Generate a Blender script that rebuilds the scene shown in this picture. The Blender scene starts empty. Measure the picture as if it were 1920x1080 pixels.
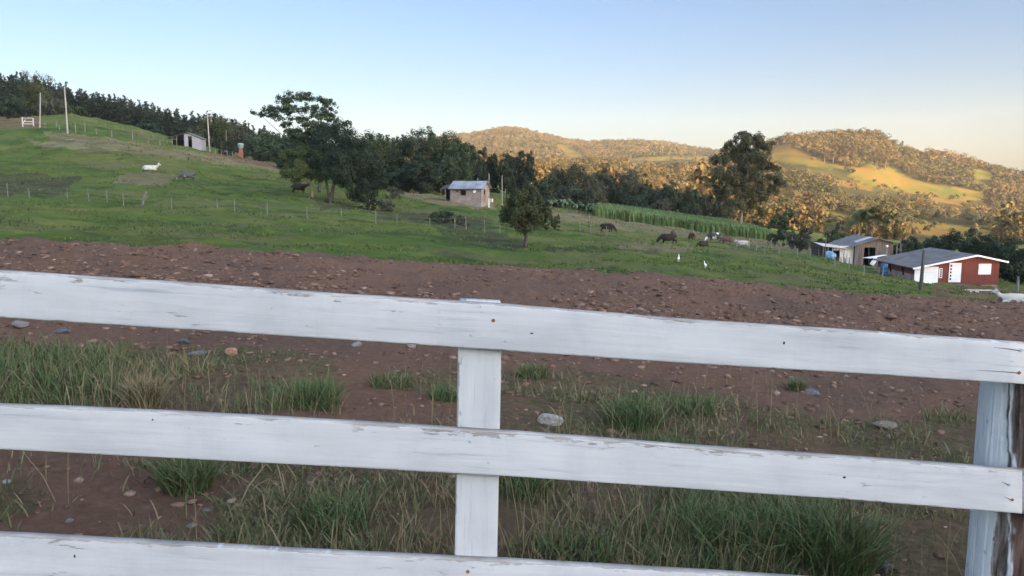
import bpy, bmesh, math, random
import numpy as np
from mathutils import Vector, Matrix

# ------------------------------------------------------------------ camera, sky, sun, exposure
SC = bpy.context.scene
COL = SC.collection
PITCH = math.radians(7.5)
F = 1507.0
SUN_EL, SUN_AZ = math.radians(10.0), math.radians(142.0)      # azimuth clockwise from +Y
cam = bpy.data.cameras.new('camera')
camo = bpy.data.objects.new('camera', cam)
COL.objects.link(camo)
cam.sensor_width = 36.0
cam.lens = F / 1920 * 36
cam.clip_start = 0.05
cam.clip_end = 9000
camo.rotation_euler = (math.radians(90) - PITCH, 0, 0)
SC.camera = camo
world = bpy.data.worlds.new('World')
SC.world = world
world.use_nodes = True
wn = world.node_tree
sky = wn.nodes.new('ShaderNodeTexSky')
sky.sky_type = 'NISHITA'
sky.sun_disc = False
sky.sun_elevation = SUN_EL
sky.sun_rotation = SUN_AZ
sky.air_density = 1.0
sky.dust_density = 0.6
sky.ozone_density = 4.0
# sky overhead and round the sunset boosted by hand to brighten the foreground
wtc = wn.nodes.new('ShaderNodeTexCoord')
wsep = wn.nodes.new('ShaderNodeSeparateXYZ')
wn.links.new(wtc.outputs['Generated'], wsep.inputs[0])
wel = wn.nodes.new('ShaderNodeMapRange')
wel.inputs[1].default_value = 0.0
wel.inputs[2].default_value = 0.30
wn.links.new(wsep.outputs[2], wel.inputs[0])
wtint = wn.nodes.new('ShaderNodeMix')
wtint.data_type = 'RGBA'
wtint.inputs[6].default_value = (0.78, 0.69, 0.655, 1)
wtint.inputs[7].default_value = (0.62, 0.71, 0.80, 1)
wn.links.new(wel.outputs[0], wtint.inputs[0])
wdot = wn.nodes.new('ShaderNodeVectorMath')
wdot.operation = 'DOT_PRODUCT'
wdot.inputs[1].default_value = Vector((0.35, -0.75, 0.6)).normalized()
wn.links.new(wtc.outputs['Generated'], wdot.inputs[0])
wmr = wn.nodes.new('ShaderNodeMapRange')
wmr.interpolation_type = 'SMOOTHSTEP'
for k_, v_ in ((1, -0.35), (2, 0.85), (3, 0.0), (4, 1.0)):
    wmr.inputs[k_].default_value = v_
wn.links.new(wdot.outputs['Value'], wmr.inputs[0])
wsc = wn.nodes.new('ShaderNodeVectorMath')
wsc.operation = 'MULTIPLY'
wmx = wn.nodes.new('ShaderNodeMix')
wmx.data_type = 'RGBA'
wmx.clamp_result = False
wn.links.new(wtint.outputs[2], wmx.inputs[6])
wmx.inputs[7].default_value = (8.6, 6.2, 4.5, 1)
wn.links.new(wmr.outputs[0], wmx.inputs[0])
whs = wn.nodes.new('ShaderNodeHueSaturation')
whs.inputs['Saturation'].default_value = 0.84
whs.inputs['Value'].default_value = 1.0
wn.links.new(sky.outputs[0], whs.inputs['Color'])
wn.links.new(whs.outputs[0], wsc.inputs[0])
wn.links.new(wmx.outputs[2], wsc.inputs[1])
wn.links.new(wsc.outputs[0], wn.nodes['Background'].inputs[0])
wn.nodes['Background'].inputs[1].default_value = 0.10
sun = bpy.data.lights.new('sun', 'SUN')
sun.energy = 5.0
sun.angle = math.radians(0.5)
sun.color = (1.0, 0.64, 0.29)
suno = bpy.data.objects.new('sun', sun)
COL.objects.link(suno)
sd = Vector((math.sin(SUN_AZ) * math.cos(SUN_EL), math.cos(SUN_AZ) * math.cos(SUN_EL), math.sin(SUN_EL)))
suno.rotation_euler = sd.to_track_quat('Z', 'Y').to_euler()
SC.view_settings.view_transform = 'Standard'
SC.view_settings.look = 'None'
SC.view_settings.exposure = 1.55
SC.cycles.max_bounces = 6
SC.cycles.transparent_max_bounces = 8

rng = np.random.default_rng(7)
random.seed(5)
PI = math.pi

# ------------------------------------------------------------------ helpers: projection
cp, sp = math.cos(PITCH), math.sin(PITCH)

def ray(u, v):
    a = (np.asarray(u, float) - 960) / F
    b = -(np.asarray(v, float) - 540) / F
    return a, cp + b * sp, -sp + b * cp

def W(u, v, Y):
    x, y, z = ray(u, v)
    k = Y / y
    return x * k, y * k, z * k

def proj(x, y, z):
    dep = y * cp - z * sp
    up = y * sp + z * cp
    return 960 + F * x / dep, 540 - F * up / dep

def vnoise(x, y, s=1.0, seed=0):
    x = np.asarray(x, float) / s
    y = np.asarray(y, float) / s
    xi, yi = np.floor(x), np.floor(y)
    fx, fy = x - xi, y - yi
    fx = fx * fx * (3 - 2 * fx)
    fy = fy * fy * (3 - 2 * fy)
    def h(i, j):
        n = np.sin(i * 127.1 + j * 311.7 + seed * 74.7) * 43758.5453
        return n - np.floor(n)
    return (h(xi, yi) * (1 - fx) + h(xi + 1, yi) * fx) * (1 - fy) + (h(xi, yi + 1) * (1 - fx) + h(xi + 1, yi + 1) * fx) * fy - 0.5

def fbm(x, y, s=1.0, seed=0, o=4):
    r, a = 0, 1.0
    for k in range(o):
        r = r + a * vnoise(x, y, s, seed + k * 13)
        s *= 0.5
        a *= 0.55
    return r

# ------------------------------------------------------------------ terrain: control curves, each a depth row of the land
EYE = 1.6
SIDE = -0.077
T = np.linspace(-2.8, 2.8, 2801)
EDGE = [(-2300, 318), (-900, 385), (0, 449), (240, 460), (480, 472), (700, 487), (900, 500), (1100, 510), (1300, 522),
        (1500, 540), (1700, 556), (1800, 562), (1920, 572), (2900, 632), (4300, 716)]
def crv(pts, Y):
    u = np.array([p[0] for p in pts], float)
    v = np.array([p[1] for p in pts], float)
    x, y, z = W(u, v, Y)
    return np.full_like(T, Y), np.interp(T, x / y, z)
def plane(Y):
    return np.full_like(T, Y), SIDE * T * Y - EYE
def shift(pts, d):
    return [(p[0], p[1] + d) for p in pts]
R16 = crv(EDGE, 16)
CURVES = [plane(0.5), plane(7), R16,
    (R16[0] + 2.5, R16[1] - 1.3),
    crv(shift(EDGE, 15), 30),
    crv(shift(EDGE, -2), 45),
    crv([(-900, 330), (0, 366), (165, 380), (408, 396), (500, 404), (705, 420), (870, 431), (1000, 441), (1150, 455), (1300, 470),
         (1500, 494), (1600, 512), (1700, 534), (1800, 541), (1920, 549), (2900, 600)], 78),
    crv([(-900, 290), (0, 331), (284, 339), (450, 355), (560, 364), (605, 373), (700, 390), (870, 407), (1000, 420), (1130, 440),
         (1250, 454), (1300, 461), (1450, 473), (1550, 487), (1600, 500), (1700, 510), (1760, 515), (1920, 520), (2900, 560)], 104),
    crv([(-900, 260), (0, 300), (284, 316), (450, 338), (560, 350), (700, 364), (845, 378), (905, 384), (1000, 402), (1130, 425),
         (1300, 447), (1450, 463), (1600, 488), (1760, 500), (1920, 505), (2900, 540)], 120),
    crv([(-900, 215), (0, 243), (135, 242), (200, 250), (300, 272), (350, 279), (400, 290), (480, 303), (560, 325), (640, 338), (700, 347),
         (870, 365), (950, 382), (1040, 397), (1130, 409), (1250, 426), (1350, 438), (1430, 451), (1500, 462), (1600, 478),
         (1700, 484), (1920, 490), (2900, 520)], 150),
    crv([(-900, 190), (0, 225), (135, 214), (200, 227), (250, 238), (300, 252), (350, 267), (400, 279), (480, 297), (560, 316),
         (700, 336), (870, 356), (1000, 378), (1130, 400), (1300, 425), (1430, 442), (1600, 465), (1920, 478), (2900, 505)], 178),
    crv([(-900, 180), (0, 222), (135, 218), (250, 243), (400, 283), (480, 299), (560, 318), (700, 335), (870, 350), (1000, 370),
         (1130, 388), (1300, 412), (1430, 430), (1600, 452), (1920, 466), (2900, 490)], 205),
    crv([(-900, 175), (0, 205), (480, 285), (700, 317), (870, 328), (1000, 354), (1130, 380), (1300, 410), (1430, 426), (1600, 444),
         (1750, 455), (1920, 457), (2900, 470)], 300),
    crv([(-900, 190), (0, 202), (700, 302), (870, 305), (1000, 345), (1130, 364), (1300, 388), (1430, 398), (1600, 414), (1750, 432),
         (1920, 442), (2900, 460)], 450),
    crv([(-900, 200), (0, 202), (870, 302), (1000, 318), (1200, 314), (1350, 316), (1430, 320), (1500, 328), (1600, 346), (1750, 372), (1920, 400),
         (2900, 430)], 700),
    crv([(-900, 220), (870, 312), (1000, 328), (1200, 322), (1350, 316), (1400, 297), (1440, 276), (1480, 264), (1560, 255), (1640, 253),
         (1690, 280), (1760, 293), (1850, 316), (1920, 334), (2100, 352), (2900, 400)], 900),
    crv([(-900, 240), (870, 305), (1000, 310), (1350, 312), (1440, 300), (1560, 290), (1920, 352), (2900, 400)], 1150),
    crv([(-900, 250), (0, 225), (700, 278), (840, 258), (900, 250), (930, 243), (975, 243), (1000, 250), (1040, 259), (1070, 267),
         (1100, 269), (1180, 266), (1250, 272), (1300, 279), (1350, 287), (1450, 288), (1920, 345), (2900, 380)], 1800),
    crv([(-900, 300), (960, 318), (2900, 370)], 3000),
]
CY = np.array([c[0] for c in CURVES])
CZ = np.array([c[1] for c in CURVES])

def ground(x, y):
    x = np.atleast_1d(np.asarray(x, float))
    y = np.atleast_1d(np.asarray(y, float))
    x, y = np.broadcast_arrays(x, y)
    near = y < 0.6
    yy = np.where(near, 0.6, y)
    t = np.clip(x / yy, T[0], T[-1])
    fi = (t - T[0]) / (T[1] - T[0])
    i0 = np.clip(fi.astype(int), 0, len(T) - 2)
    fr = fi - i0
    zc = CZ[:, i0] * (1 - fr) + CZ[:, i0 + 1] * fr
    Yc = CY[:, i0]
    z = np.array(zc[-1])
    done = np.zeros(x.shape, bool)
    for k in range(len(CURVES) - 1):
        m = (~done) & (yy < Yc[k + 1])
        f = np.clip((yy - Yc[k]) / (Yc[k + 1] - Yc[k]), 0, 1)
        z = np.where(m, zc[k] * (1 - f) + zc[k + 1] * f, z)
        done |= m
    return np.where(y < 2.0, SIDE * x - EYE, z)

YS = np.concatenate([np.linspace(1.0, 20, 400), np.geomspace(20.2, 2900, 1400)])
def at(u, v, ymin=0.0, ymax=1e9):
    """first point of the land under a picture point"""
    x, y, z = ray(u, v)
    Y = YS[(YS >= ymin) & (YS <= ymax)]
    g = ground(x / y * Y, Y)
    below = z / y * Y <= g
    if not below.any():
        Yh = Y[-1]
    else:
        k = int(np.argmax(below))
        Yh = Y[k]
        if k > 0:
            d0 = z / y * Y[k - 1] - g[k - 1]
            d1 = z / y * Y[k] - g[k]
            Yh = Y[k - 1] + (Y[k] - Y[k - 1]) * d0 / (d0 - d1)
    xx = float(x / y * Yh)
    return Vector((xx, float(Yh), float(ground(xx, Yh)[0])))

def on(u, Y):
    """point of the land at picture column u (near the horizon) and depth Y"""
    x = (u - 960) / F * Y / cp
    z = float(ground(x, Y)[0])
    for _ in range(3):
        dep = Y * cp - z * sp
        x = (u - 960) / F * dep
        z = float(ground(x, Y)[0])
    return Vector((x, Y, z))

# ------------------------------------------------------------------ helpers: materials
MATS = {}
def newmat(name):
    m = bpy.data.materials.new(name)
    m.use_nodes = True
    return m, m.node_tree, m.node_tree.nodes['Principled BSDF']
def ramp(nt, fac, stops, interp='LINEAR'):
    r = nt.nodes.new('ShaderNodeValToRGB')
    cr = r.color_ramp
    cr.interpolation = interp
    while len(cr.elements) < len(stops):
        cr.elements.new(0.5)
    for e, (p, c) in zip(cr.elements, stops):
        e.position = p
        e.color = (*c, 1) if len(c) == 3 else c
    nt.links.new(fac, r.inputs[0])
    return r.outputs[0]
def noise(nt, vec, scale, detail=5, rough=0.6, dist=0.0):
    n = nt.nodes.new('ShaderNodeTexNoise')
    n.inputs['Scale'].default_value = scale
    n.inputs['Detail'].default_value = detail
    n.inputs['Roughness'].default_value = rough
    n.inputs['Distortion'].default_value = dist
    if vec is not None:
        nt.links.new(vec, n.inputs['Vector'])
    return n.outputs['Fac']
def mapping(nt, scale=(1, 1, 1), src='Object'):
    tc = nt.nodes.new('ShaderNodeTexCoord')
    mp = nt.nodes.new('ShaderNodeMapping')
    mp.inputs['Scale'].default_value = scale
    nt.links.new(tc.outputs[src], mp.inputs[0])
    return mp.outputs[0]
def mixc(nt, fac, a, b, blend='MIX'):
    m = nt.nodes.new('ShaderNodeMix')
    m.data_type = 'RGBA'
    m.blend_type = blend
    for s, val in ((m.inputs[0], fac), (m.inputs[6], a), (m.inputs[7], b)):
        if isinstance(val, (int, float)):
            s.default_value = val
        elif isinstance(val, tuple):
            s.default_value = (*val, 1)
        else:
            nt.links.new(val, s)
    return m.outputs[2]
def mathn(nt, op, a, b=None, clamp=False):
    m = nt.nodes.new('ShaderNodeMath')
    m.operation = op
    m.use_clamp = clamp
    for s, val in ((m.inputs[0], a), (m.inputs[1], b)):
        if val is None:
            continue
        if isinstance(val, (int, float)):
            s.default_value = val
        else:
            nt.links.new(val, s)
    return m.outputs[0]
def attr(nt, name):
    a = nt.nodes.new('ShaderNodeAttribute')
    a.attribute_name = name
    return a
def bump(nt, bs, h, strength=0.5, dist=0.02):
    b = nt.nodes.new('ShaderNodeBump')
    b.inputs['Strength'].default_value = strength
    b.inputs['Distance'].default_value = dist
    nt.links.new(h, b.inputs['Height'])
    nt.links.new(b.outputs[0], bs.inputs['Normal'])

def mottled(name, stops, scale=3.0, rough=0.85, bstr=0.4, bdist=0.02, bscale=None, stretch=(1, 1, 1), src='Object', spec=0.3, detail=6, metallic=0.0):
    if name in MATS:
        return MATS[name]
    m, nt, bs = newmat(name)
    v = mapping(nt, stretch, src)
    f = noise(nt, v, scale, detail)
    n = len(stops)
    c = ramp(nt, f, [(0.3 + 0.4 * i / max(1, n - 1), s) for i, s in enumerate(stops)])
    nt.links.new(c, bs.inputs['Base Color'])
    bs.inputs['Roughness'].default_value = rough
    bs.inputs['Specular IOR Level'].default_value = spec
    bs.inputs['Metallic'].default_value = metallic
    if bstr:
        bump(nt, bs, noise(nt, v, bscale or scale * 3, 4), bstr, bdist)
    MATS[name] = m
    return m

def leafmat(name, stops, rough=0.65, spec=0.25, objvar=0.0):
    if name in MATS:
        return MATS[name]
    m, nt, bs = newmat(name)
    a = attr(nt, 'tint')
    f = a.outputs['Fac']
    if objvar:
        oi = nt.nodes.new('ShaderNodeObjectInfo')
        f = mathn(nt, 'ADD', mathn(nt, 'MULTIPLY', f, 1 - objvar), mathn(nt, 'MULTIPLY', oi.outputs['Random'], objvar))
    n = len(stops)
    c = ramp(nt, f, [(i / (n - 1), s) for i, s in enumerate(stops)])
    nt.links.new(c, bs.inputs['Base Color'])
    bs.inputs['Roughness'].default_value = rough
    bs.inputs['Specular IOR Level'].default_value = spec
    MATS[name] = m
    return m

# ------------------------------------------------------------------ helpers: objects
def tag(o, label=None, cat=None, group=None, kind=None):
    if label: o['label'] = label
    if cat: o['category'] = cat
    if group: o['group'] = group
    if kind: o['kind'] = kind
    return o
def empty(name, loc, rz=0.0, label=None, cat=None, group=None):
    o = bpy.data.objects.new(name, None)
    COL.objects.link(o)
    o.location = loc
    o.rotation_euler = (0, 0, rz)
    o.empty_display_size = 0.3
    return tag(o, label, cat, group)
def link(name, me, mat=None, parent=None):
    o = bpy.data.objects.new(name, me)
    COL.objects.link(o)
    if mat is not None:
        for mm in (mat if isinstance(mat, (list, tuple)) else [mat]):
            me.materials.append(mm)
    if parent is not None:
        o.parent = parent
    return o
def copy_tree(o, parent=None):
    c = o.copy()
    COL.objects.link(c)
    if parent is not None:
        c.parent = parent
    for ch in list(o.children):
        copy_tree(ch, c)
    return c

def mesh_np(name, verts, faces_flat, sizes, tint=None, smooth=False, extra=None):
    """verts (N,3); faces_flat vertex indices; sizes loop totals per face"""
    me = bpy.data.meshes.new(name)
    verts = np.ascontiguousarray(verts, np.float32)
    faces_flat = np.ascontiguousarray(faces_flat, np.int32)
    sizes = np.ascontiguousarray(sizes, np.int32)
    me.vertices.add(len(verts))
    me.vertices.foreach_set('co', verts.ravel())
    me.loops.add(len(faces_flat))
    me.loops.foreach_set('vertex_index', faces_flat)
    me.polygons.add(len(sizes))
    starts = np.concatenate([[0], np.cumsum(sizes)[:-1]]).astype(np.int32)
    me.polygons.foreach_set('loop_start', starts)
    me.polygons.foreach_set('loop_total', sizes)
    if tint is not None:
        a = me.attributes.new('tint', 'FLOAT', 'FACE')
        a.data.foreach_set('value', np.ascontiguousarray(tint, np.float32))
    for k, val in (extra or {}).items():
        a = me.attributes.new(k, 'FLOAT', 'POINT')
        a.data.foreach_set('value', np.ascontiguousarray(val, np.float32))
    me.update(calc_edges=True)
    me.validate()
    if smooth:
        me.polygons.foreach_set('use_smooth', np.ones(len(sizes), bool))
    return me
def grid_mesh(name, X, Y, Z, extra=None, smooth=True):
    r, c = X.shape
    v = np.stack([X.ravel(), Y.ravel(), Z.ravel()], 1)
    i = np.arange(r * c).reshape(r, c)
    f = np.stack([i[:-1, :-1], i[:-1, 1:], i[1:, 1:], i[1:, :-1]], -1).reshape(-1)
    return link(name, mesh_np(name, v, f, np.full((r - 1) * (c - 1), 4), smooth=smooth, extra={k: a.ravel() for k, a in (extra or {}).items()}))

class MB:
    def __init__(s):
        s.bm = bmesh.new()
    def box(s, c, d, rz=0, rot=None, bevel=0.0):
        m = Matrix.Translation(Vector(c)) @ (rot if rot is not None else Matrix.Rotation(rz, 4, 'Z')) @ Matrix.Diagonal((d[0], d[1], d[2], 1))
        r = bmesh.ops.create_cube(s.bm, size=1, matrix=m)
        if bevel:
            es = list({e for v in r['verts'] for e in v.link_edges})
            bmesh.ops.bevel(s.bm, geom=es, offset=bevel, segments=1, affect='EDGES')
        return s
    def span(s, x0, x1, y0, y1, z0, z1):
        return s.box(((x0 + x1) / 2, (y0 + y1) / 2, (z0 + z1) / 2), (abs(x1 - x0), abs(y1 - y0), abs(z1 - z0)))
    def prism(s, poly, axis, a0, a1):
        """poly: list of 2d points; extruded along axis ('X' poly in yz, 'Y' poly in xz, 'Z' poly in xy)"""
        def P(p, a):
            return {'X': (a, p[0], p[1]), 'Y': (p[0], a, p[1]), 'Z': (p[0], p[1], a)}[axis]
        v0 = [s.bm.verts.new(P(p, a0)) for p in poly]
        v1 = [s.bm.verts.new(P(p, a1)) for p in poly]
        n = len(poly)
        s.bm.faces.new(v0)
        s.bm.faces.new(v1[::-1])
        for i in range(n):
            s.bm.faces.new((v0[i], v1[i], v1[(i + 1) % n], v0[(i + 1) % n]))
        return s
    def slab(s, p, th):
        """a sheet with four corners (top face) and thickness th downward"""
        t = [s.bm.verts.new(q) for q in p]
        b = [s.bm.verts.new((q[0], q[1], q[2] - th)) for q in p]
        s.bm.faces.new(t)
        s.bm.faces.new(b[::-1])
        for i in range(4):
            s.bm.faces.new((t[i], b[i], b[(i + 1) % 4], t[(i + 1) % 4]))
        return s
    def tube(s, pts, rad, seg=8, cap=True):
        pts = [Vector(p) for p in pts]
        if isinstance(rad, (int, float)):
            rad = [rad] * len(pts)
        rings = []
        for i, p in enumerate(pts):
            d = (pts[min(i + 1, len(pts) - 1)] - pts[max(i - 1, 0)]).normalized()
            q = d.to_track_quat('Z', 'Y')
            rings.append([s.bm.verts.new(p + q @ Vector((math.cos(2 * PI * k / seg) * rad[i], math.sin(2 * PI * k / seg) * rad[i], 0))) for k in range(seg)])
        for a, b in zip(rings, rings[1:]):
            for k in range(seg):
                s.bm.faces.new((a[k], a[(k + 1) % seg], b[(k + 1) % seg], b[k]))
        if cap:
            s.bm.faces.new(rings[0][::-1])
            s.bm.faces.new(rings[-1])
        return s
    def ball(s, c, r, sub=1):
        r = (r, r, r) if isinstance(r, (int, float)) else r
        bmesh.ops.create_icosphere(s.bm, subdivisions=sub, radius=1, matrix=Matrix.Translation(Vector(c)) @ Matrix.Diagonal((*r, 1)))
        return s
    def build(s, name, mat, parent=None, smooth=False):
        bmesh.ops.recalc_face_normals(s.bm, faces=s.bm.faces)
        me = bpy.data.meshes.new(name)
        s.bm.to_mesh(me)
        s.bm.free()
        if smooth:
            me.polygons.foreach_set('use_smooth', np.ones(len(me.polygons), bool))
        return link(name, me, mat, parent)

def in_poly(u, v, poly):
    u = np.asarray(u, float); v = np.asarray(v, float)
    r = np.zeros(u.shape, bool)
    n = len(poly)
    for i in range(n):
        x0, y0 = poly[i]
        x1, y1 = poly[(i + 1) % n]
        if y0 == y1:
            continue
        c = ((y0 > v) != (y1 > v)) & (u < (x1 - x0) * (v - y0) / (y1 - y0) + x0)
        r ^= c
    return r
# ------------------------------------------------------------------ the setting: yard, pasture, hills, the added shade ridge behind
def patch(u, v, polys, soft=4.0, seed=3):
    """0..1 inside polygons, with a ragged edge"""
    j1 = fbm(u, v, 26, seed, 3) * soft * 3
    j2 = fbm(u, v, 26, seed + 5, 3) * soft
    r = np.zeros(u.shape)
    for p in polys:
        r = np.maximum(r, in_poly(u + j1, v + j2, p).astype(float))
    return r

# -- yard of red dirt in front
ty = np.concatenate([np.linspace(-2.5, -0.82, 50), np.linspace(-0.8, 0.8, 800), np.linspace(0.82, 2.5, 50)])
yy = np.concatenate([np.geomspace(1.5, 15.2, 240), np.linspace(15.25, 18.4, 50)])
TT, YY = np.meshgrid(ty, yy)
XX = TT * YY
ZZ = ground(XX, YY).reshape(XX.shape)
amp = np.clip((YY - 1.5) / 3, 0, 1)
def clods(x, y):
    far = np.clip((y - 7) / 4, 0.25, 1)
    return fbm(x, y, 0.9, 2, 4) * 0.05 + (np.abs(fbm(x, y, 0.22, 8, 3)) * 0.06 + np.maximum(fbm(x, y, 0.5, 18, 4) - 0.05, 0) * 0.11) * far + np.sin((y + 0.25 * x + fbm(x, y, 3, 5, 2)) * 5.2) * 0.012 * far
lump = clods(XX, YY)
edgeb = np.exp(-((YY - 15.6) / 1.3) ** 2)
ZZ = ZZ + lump * amp + edgeb * (np.maximum(fbm(XX, YY, 1.6, 20, 4), -0.1) * 0.08) - np.clip((YY - 17.2) / 1.2, 0, 1) * 0.6
def yard_z(x, y):
    x = np.asarray(x, float); y = np.asarray(y, float)
    z = ground(x, y).reshape(x.shape if x.shape else (1,))
    a = np.clip((y - 1.5) / 3, 0, 1)
    l = clods(x, y)
    return z + l * a + np.exp(-((y - 15.6) / 1.3) ** 2) * (np.maximum(fbm(x, y, 1.6, 20, 4), -0.1) * 0.08)
U, V = proj(XX, YY, ZZ)
TURF = [[(-400, 655), (230, 640), (640, 665), (625, 770), (-400, 775)], [(930, 700), (1060, 690), (1350, 735), (1560, 790), (1840, 780), (1840, 900), (930, 830)],
        [(400, 930), (560, 880), (870, 890), (1250, 905), (1830, 960), (1830, 1130), (400, 1130)], [(-300, 890), (70, 905), (60, 960), (-300, 980)],
        [(690, 690), (870, 690), (860, 740), (700, 725)], [(230, 860), (560, 868), (560, 905), (230, 890)]]
turf = patch(U, V, TURF, 10)
turf = np.clip(turf * (0.75 + 0.9 * fbm(XX, YY, 0.5, 31, 3)), 0, 1)
yard = grid_mesh('dirt_yard', XX, YY, ZZ, {'turf': turf})
m, nt, bs = newmat('red_dirt')
v = mapping(nt)
big = noise(nt, v, 0.6, 5)
fine = noise(nt, v, 14.0, 9, 0.8)
c1 = ramp(nt, fine, [(0.30, (0.062, 0.038, 0.027)), (0.44, (0.148, 0.088, 0.060)), (0.56, (0.20, 0.122, 0.086)), (0.70, (0.32, 0.235, 0.18))])
c2 = ramp(nt, big, [(0.35, (0.105, 0.075, 0.060)), (0.5, (0.178, 0.106, 0.076)), (0.62, (0.225, 0.122, 0.078))])
c = mixc(nt, 0.42, c1, c2)
litter = ramp(nt, noise(nt, v, 16, 5, 0.7), [(0.35, (0.055, 0.052, 0.026)), (0.5, (0.10, 0.095, 0.045)), (0.6, (0.15, 0.125, 0.07)), (0.75, (0.24, 0.19, 0.115))])
ta = attr(nt, 'turf')
c = mixc(nt, mathn(nt, 'MULTIPLY', ta.outputs['Fac'], 0.75), c, litter)
nt.links.new(c, bs.inputs['Base Color'])
bs.inputs['Roughness'].default_value = 0.95
bs.inputs['Specular IOR Level'].default_value = 0.12
bump(nt, bs, fine, 1.0, 0.09)
yard.data.materials.append(m)
tag(yard, kind='structure')

# -- pasture
tp = np.concatenate([np.linspace(-1.3, -0.75, 60), np.linspace(-0.745, 0.745, 760), np.linspace(0.75, 1.3, 60)])
yp = np.geomspace(17.0, 305, 420)
TT, YY = np.meshgrid(tp, yp)
XX = TT * YY
ZZ = ground(XX, YY).reshape(XX.shape)
def hummock(x, y):
    return (fbm(x, y, 2.2, 41, 4) * 0.36 + fbm(x, y, 9, 47, 2) * 0.28) * np.clip((y - 34) / 10, 0, 1) * np.clip((260 - y) / 60, 0, 1)
def past_z(x, y):
    x = np.asarray(x, float); y = np.asarray(y, float)
    return ground(x, y).reshape(x.shape if x.shape else (1,)) + hummock(x, y)
U, V = proj(XX, YY, ZZ)
ZZ = ZZ + hummock(XX, YY) - np.clip((19 - YY) / 2, 0, 1) * 0.35
DRY = [[(1035, 396), (1130, 407), (1300, 430), (1480, 455), (1560, 468), (1560, 482), (1400, 463), (1250, 440), (1130, 425), (1040, 412)],
       [(700, 340), (780, 352), (840, 372), (930, 380), (930, 392), (820, 384), (740, 366)], [(90, 246), (200, 258), (300, 274), (400, 296), (520, 306), (520, 322), (390, 305), (210, 282), (100, 276)],
       [(40, 262), (160, 268), (240, 280), (160, 285), (90, 276)], [(1150, 455), (1290, 462), (1320, 474), (1180, 476)], [(250, 322), (330, 330), (300, 352), (200, 345)]]
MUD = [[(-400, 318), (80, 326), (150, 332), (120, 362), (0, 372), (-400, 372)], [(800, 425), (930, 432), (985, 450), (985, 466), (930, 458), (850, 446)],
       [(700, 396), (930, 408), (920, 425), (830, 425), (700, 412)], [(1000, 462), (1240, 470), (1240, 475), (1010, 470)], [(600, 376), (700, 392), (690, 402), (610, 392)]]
RED = [[(-600, 205), (78, 212), (78, 240), (-600, 247)], [(385, 284), (480, 296), (560, 306), (545, 318), (480, 308), (390, 297)],
       [(1750, 540), (1800, 536), (1870, 538), (2100, 545), (2100, 590), (1750, 580)]]
past = grid_mesh('pasture', XX, YY, ZZ, {'dry': patch(U, V, DRY, 5), 'mud': patch(U, V, MUD, 8, 9), 'red': patch(U, V, RED, 3, 12)})
m, nt, bs = newmat('pasture_grass')
v = mapping(nt)
vs = mapping(nt, (0.42, 0.62, 1.0))
n1 = noise(nt, v, 0.05, 4)
n2 = noise(nt, vs, 0.55, 6, 0.68)
g1 = ramp(nt, n2, [(0.32, (0.024, 0.040, 0.010)), (0.45, (0.060, 0.098, 0.019)), (0.56, (0.104, 0.148, 0.030)), (0.68, (0.175, 0.205, 0.056))])
g2 = ramp(nt, n1, [(0.38, (0.038, 0.078, 0.020)), (0.5, (0.082, 0.124, 0.026)), (0.62, (0.150, 0.146, 0.045))])
g = mixc(nt, 0.5, g1, g2)
worn = ramp(nt, noise(nt, mapping(nt, (0.6, 1.0, 1.0)), 0.13, 7, 0.66, 0.6), [(0.50, (0, 0, 0)), (0.62, (1, 1, 1))])
g = mixc(nt, mathn(nt, 'MULTIPLY', worn, 0.65), g, (0.135, 0.12, 0.062))
dk = ramp(nt, noise(nt, vs, 0.33, 6, 0.7, 0.8), [(0.34, (1, 1, 1)), (0.46, (0, 0, 0))])
g = mixc(nt, mathn(nt, 'MULTIPLY', dk, 0.75), g, (0.022, 0.040, 0.014))
dryc = ramp(nt, n2, [(0.3, (0.10, 0.085, 0.05)), (0.55, (0.20, 0.165, 0.10)), (0.75, (0.28, 0.23, 0.15))])
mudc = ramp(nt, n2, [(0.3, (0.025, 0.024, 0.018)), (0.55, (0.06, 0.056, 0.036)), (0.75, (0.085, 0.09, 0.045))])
redc = ramp(nt, n2, [(0.3, (0.08, 0.05, 0.035)), (0.55, (0.19, 0.10, 0.075)), (0.75, (0.26, 0.16, 0.12))])
c = mixc(nt, mathn(nt, 'MULTIPLY', attr(nt, 'dry').outputs['Fac'], 0.7), g, dryc)
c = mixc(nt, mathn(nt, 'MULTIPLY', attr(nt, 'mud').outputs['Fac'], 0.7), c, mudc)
c = mixc(nt, mathn(nt, 'MULTIPLY', attr(nt, 'red').outputs['Fac'], 0.6), c, redc)
nt.links.new(c, bs.inputs['Base Color'])
bs.inputs['Roughness'].default_value = 0.95
bs.inputs['Specular IOR Level'].default_value = 0.1
bump(nt, bs, noise(nt, v, 0.9, 6, 0.75), 1.0, 0.8)
past.data.materials.append(m)
tag(past, kind='structure')

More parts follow.
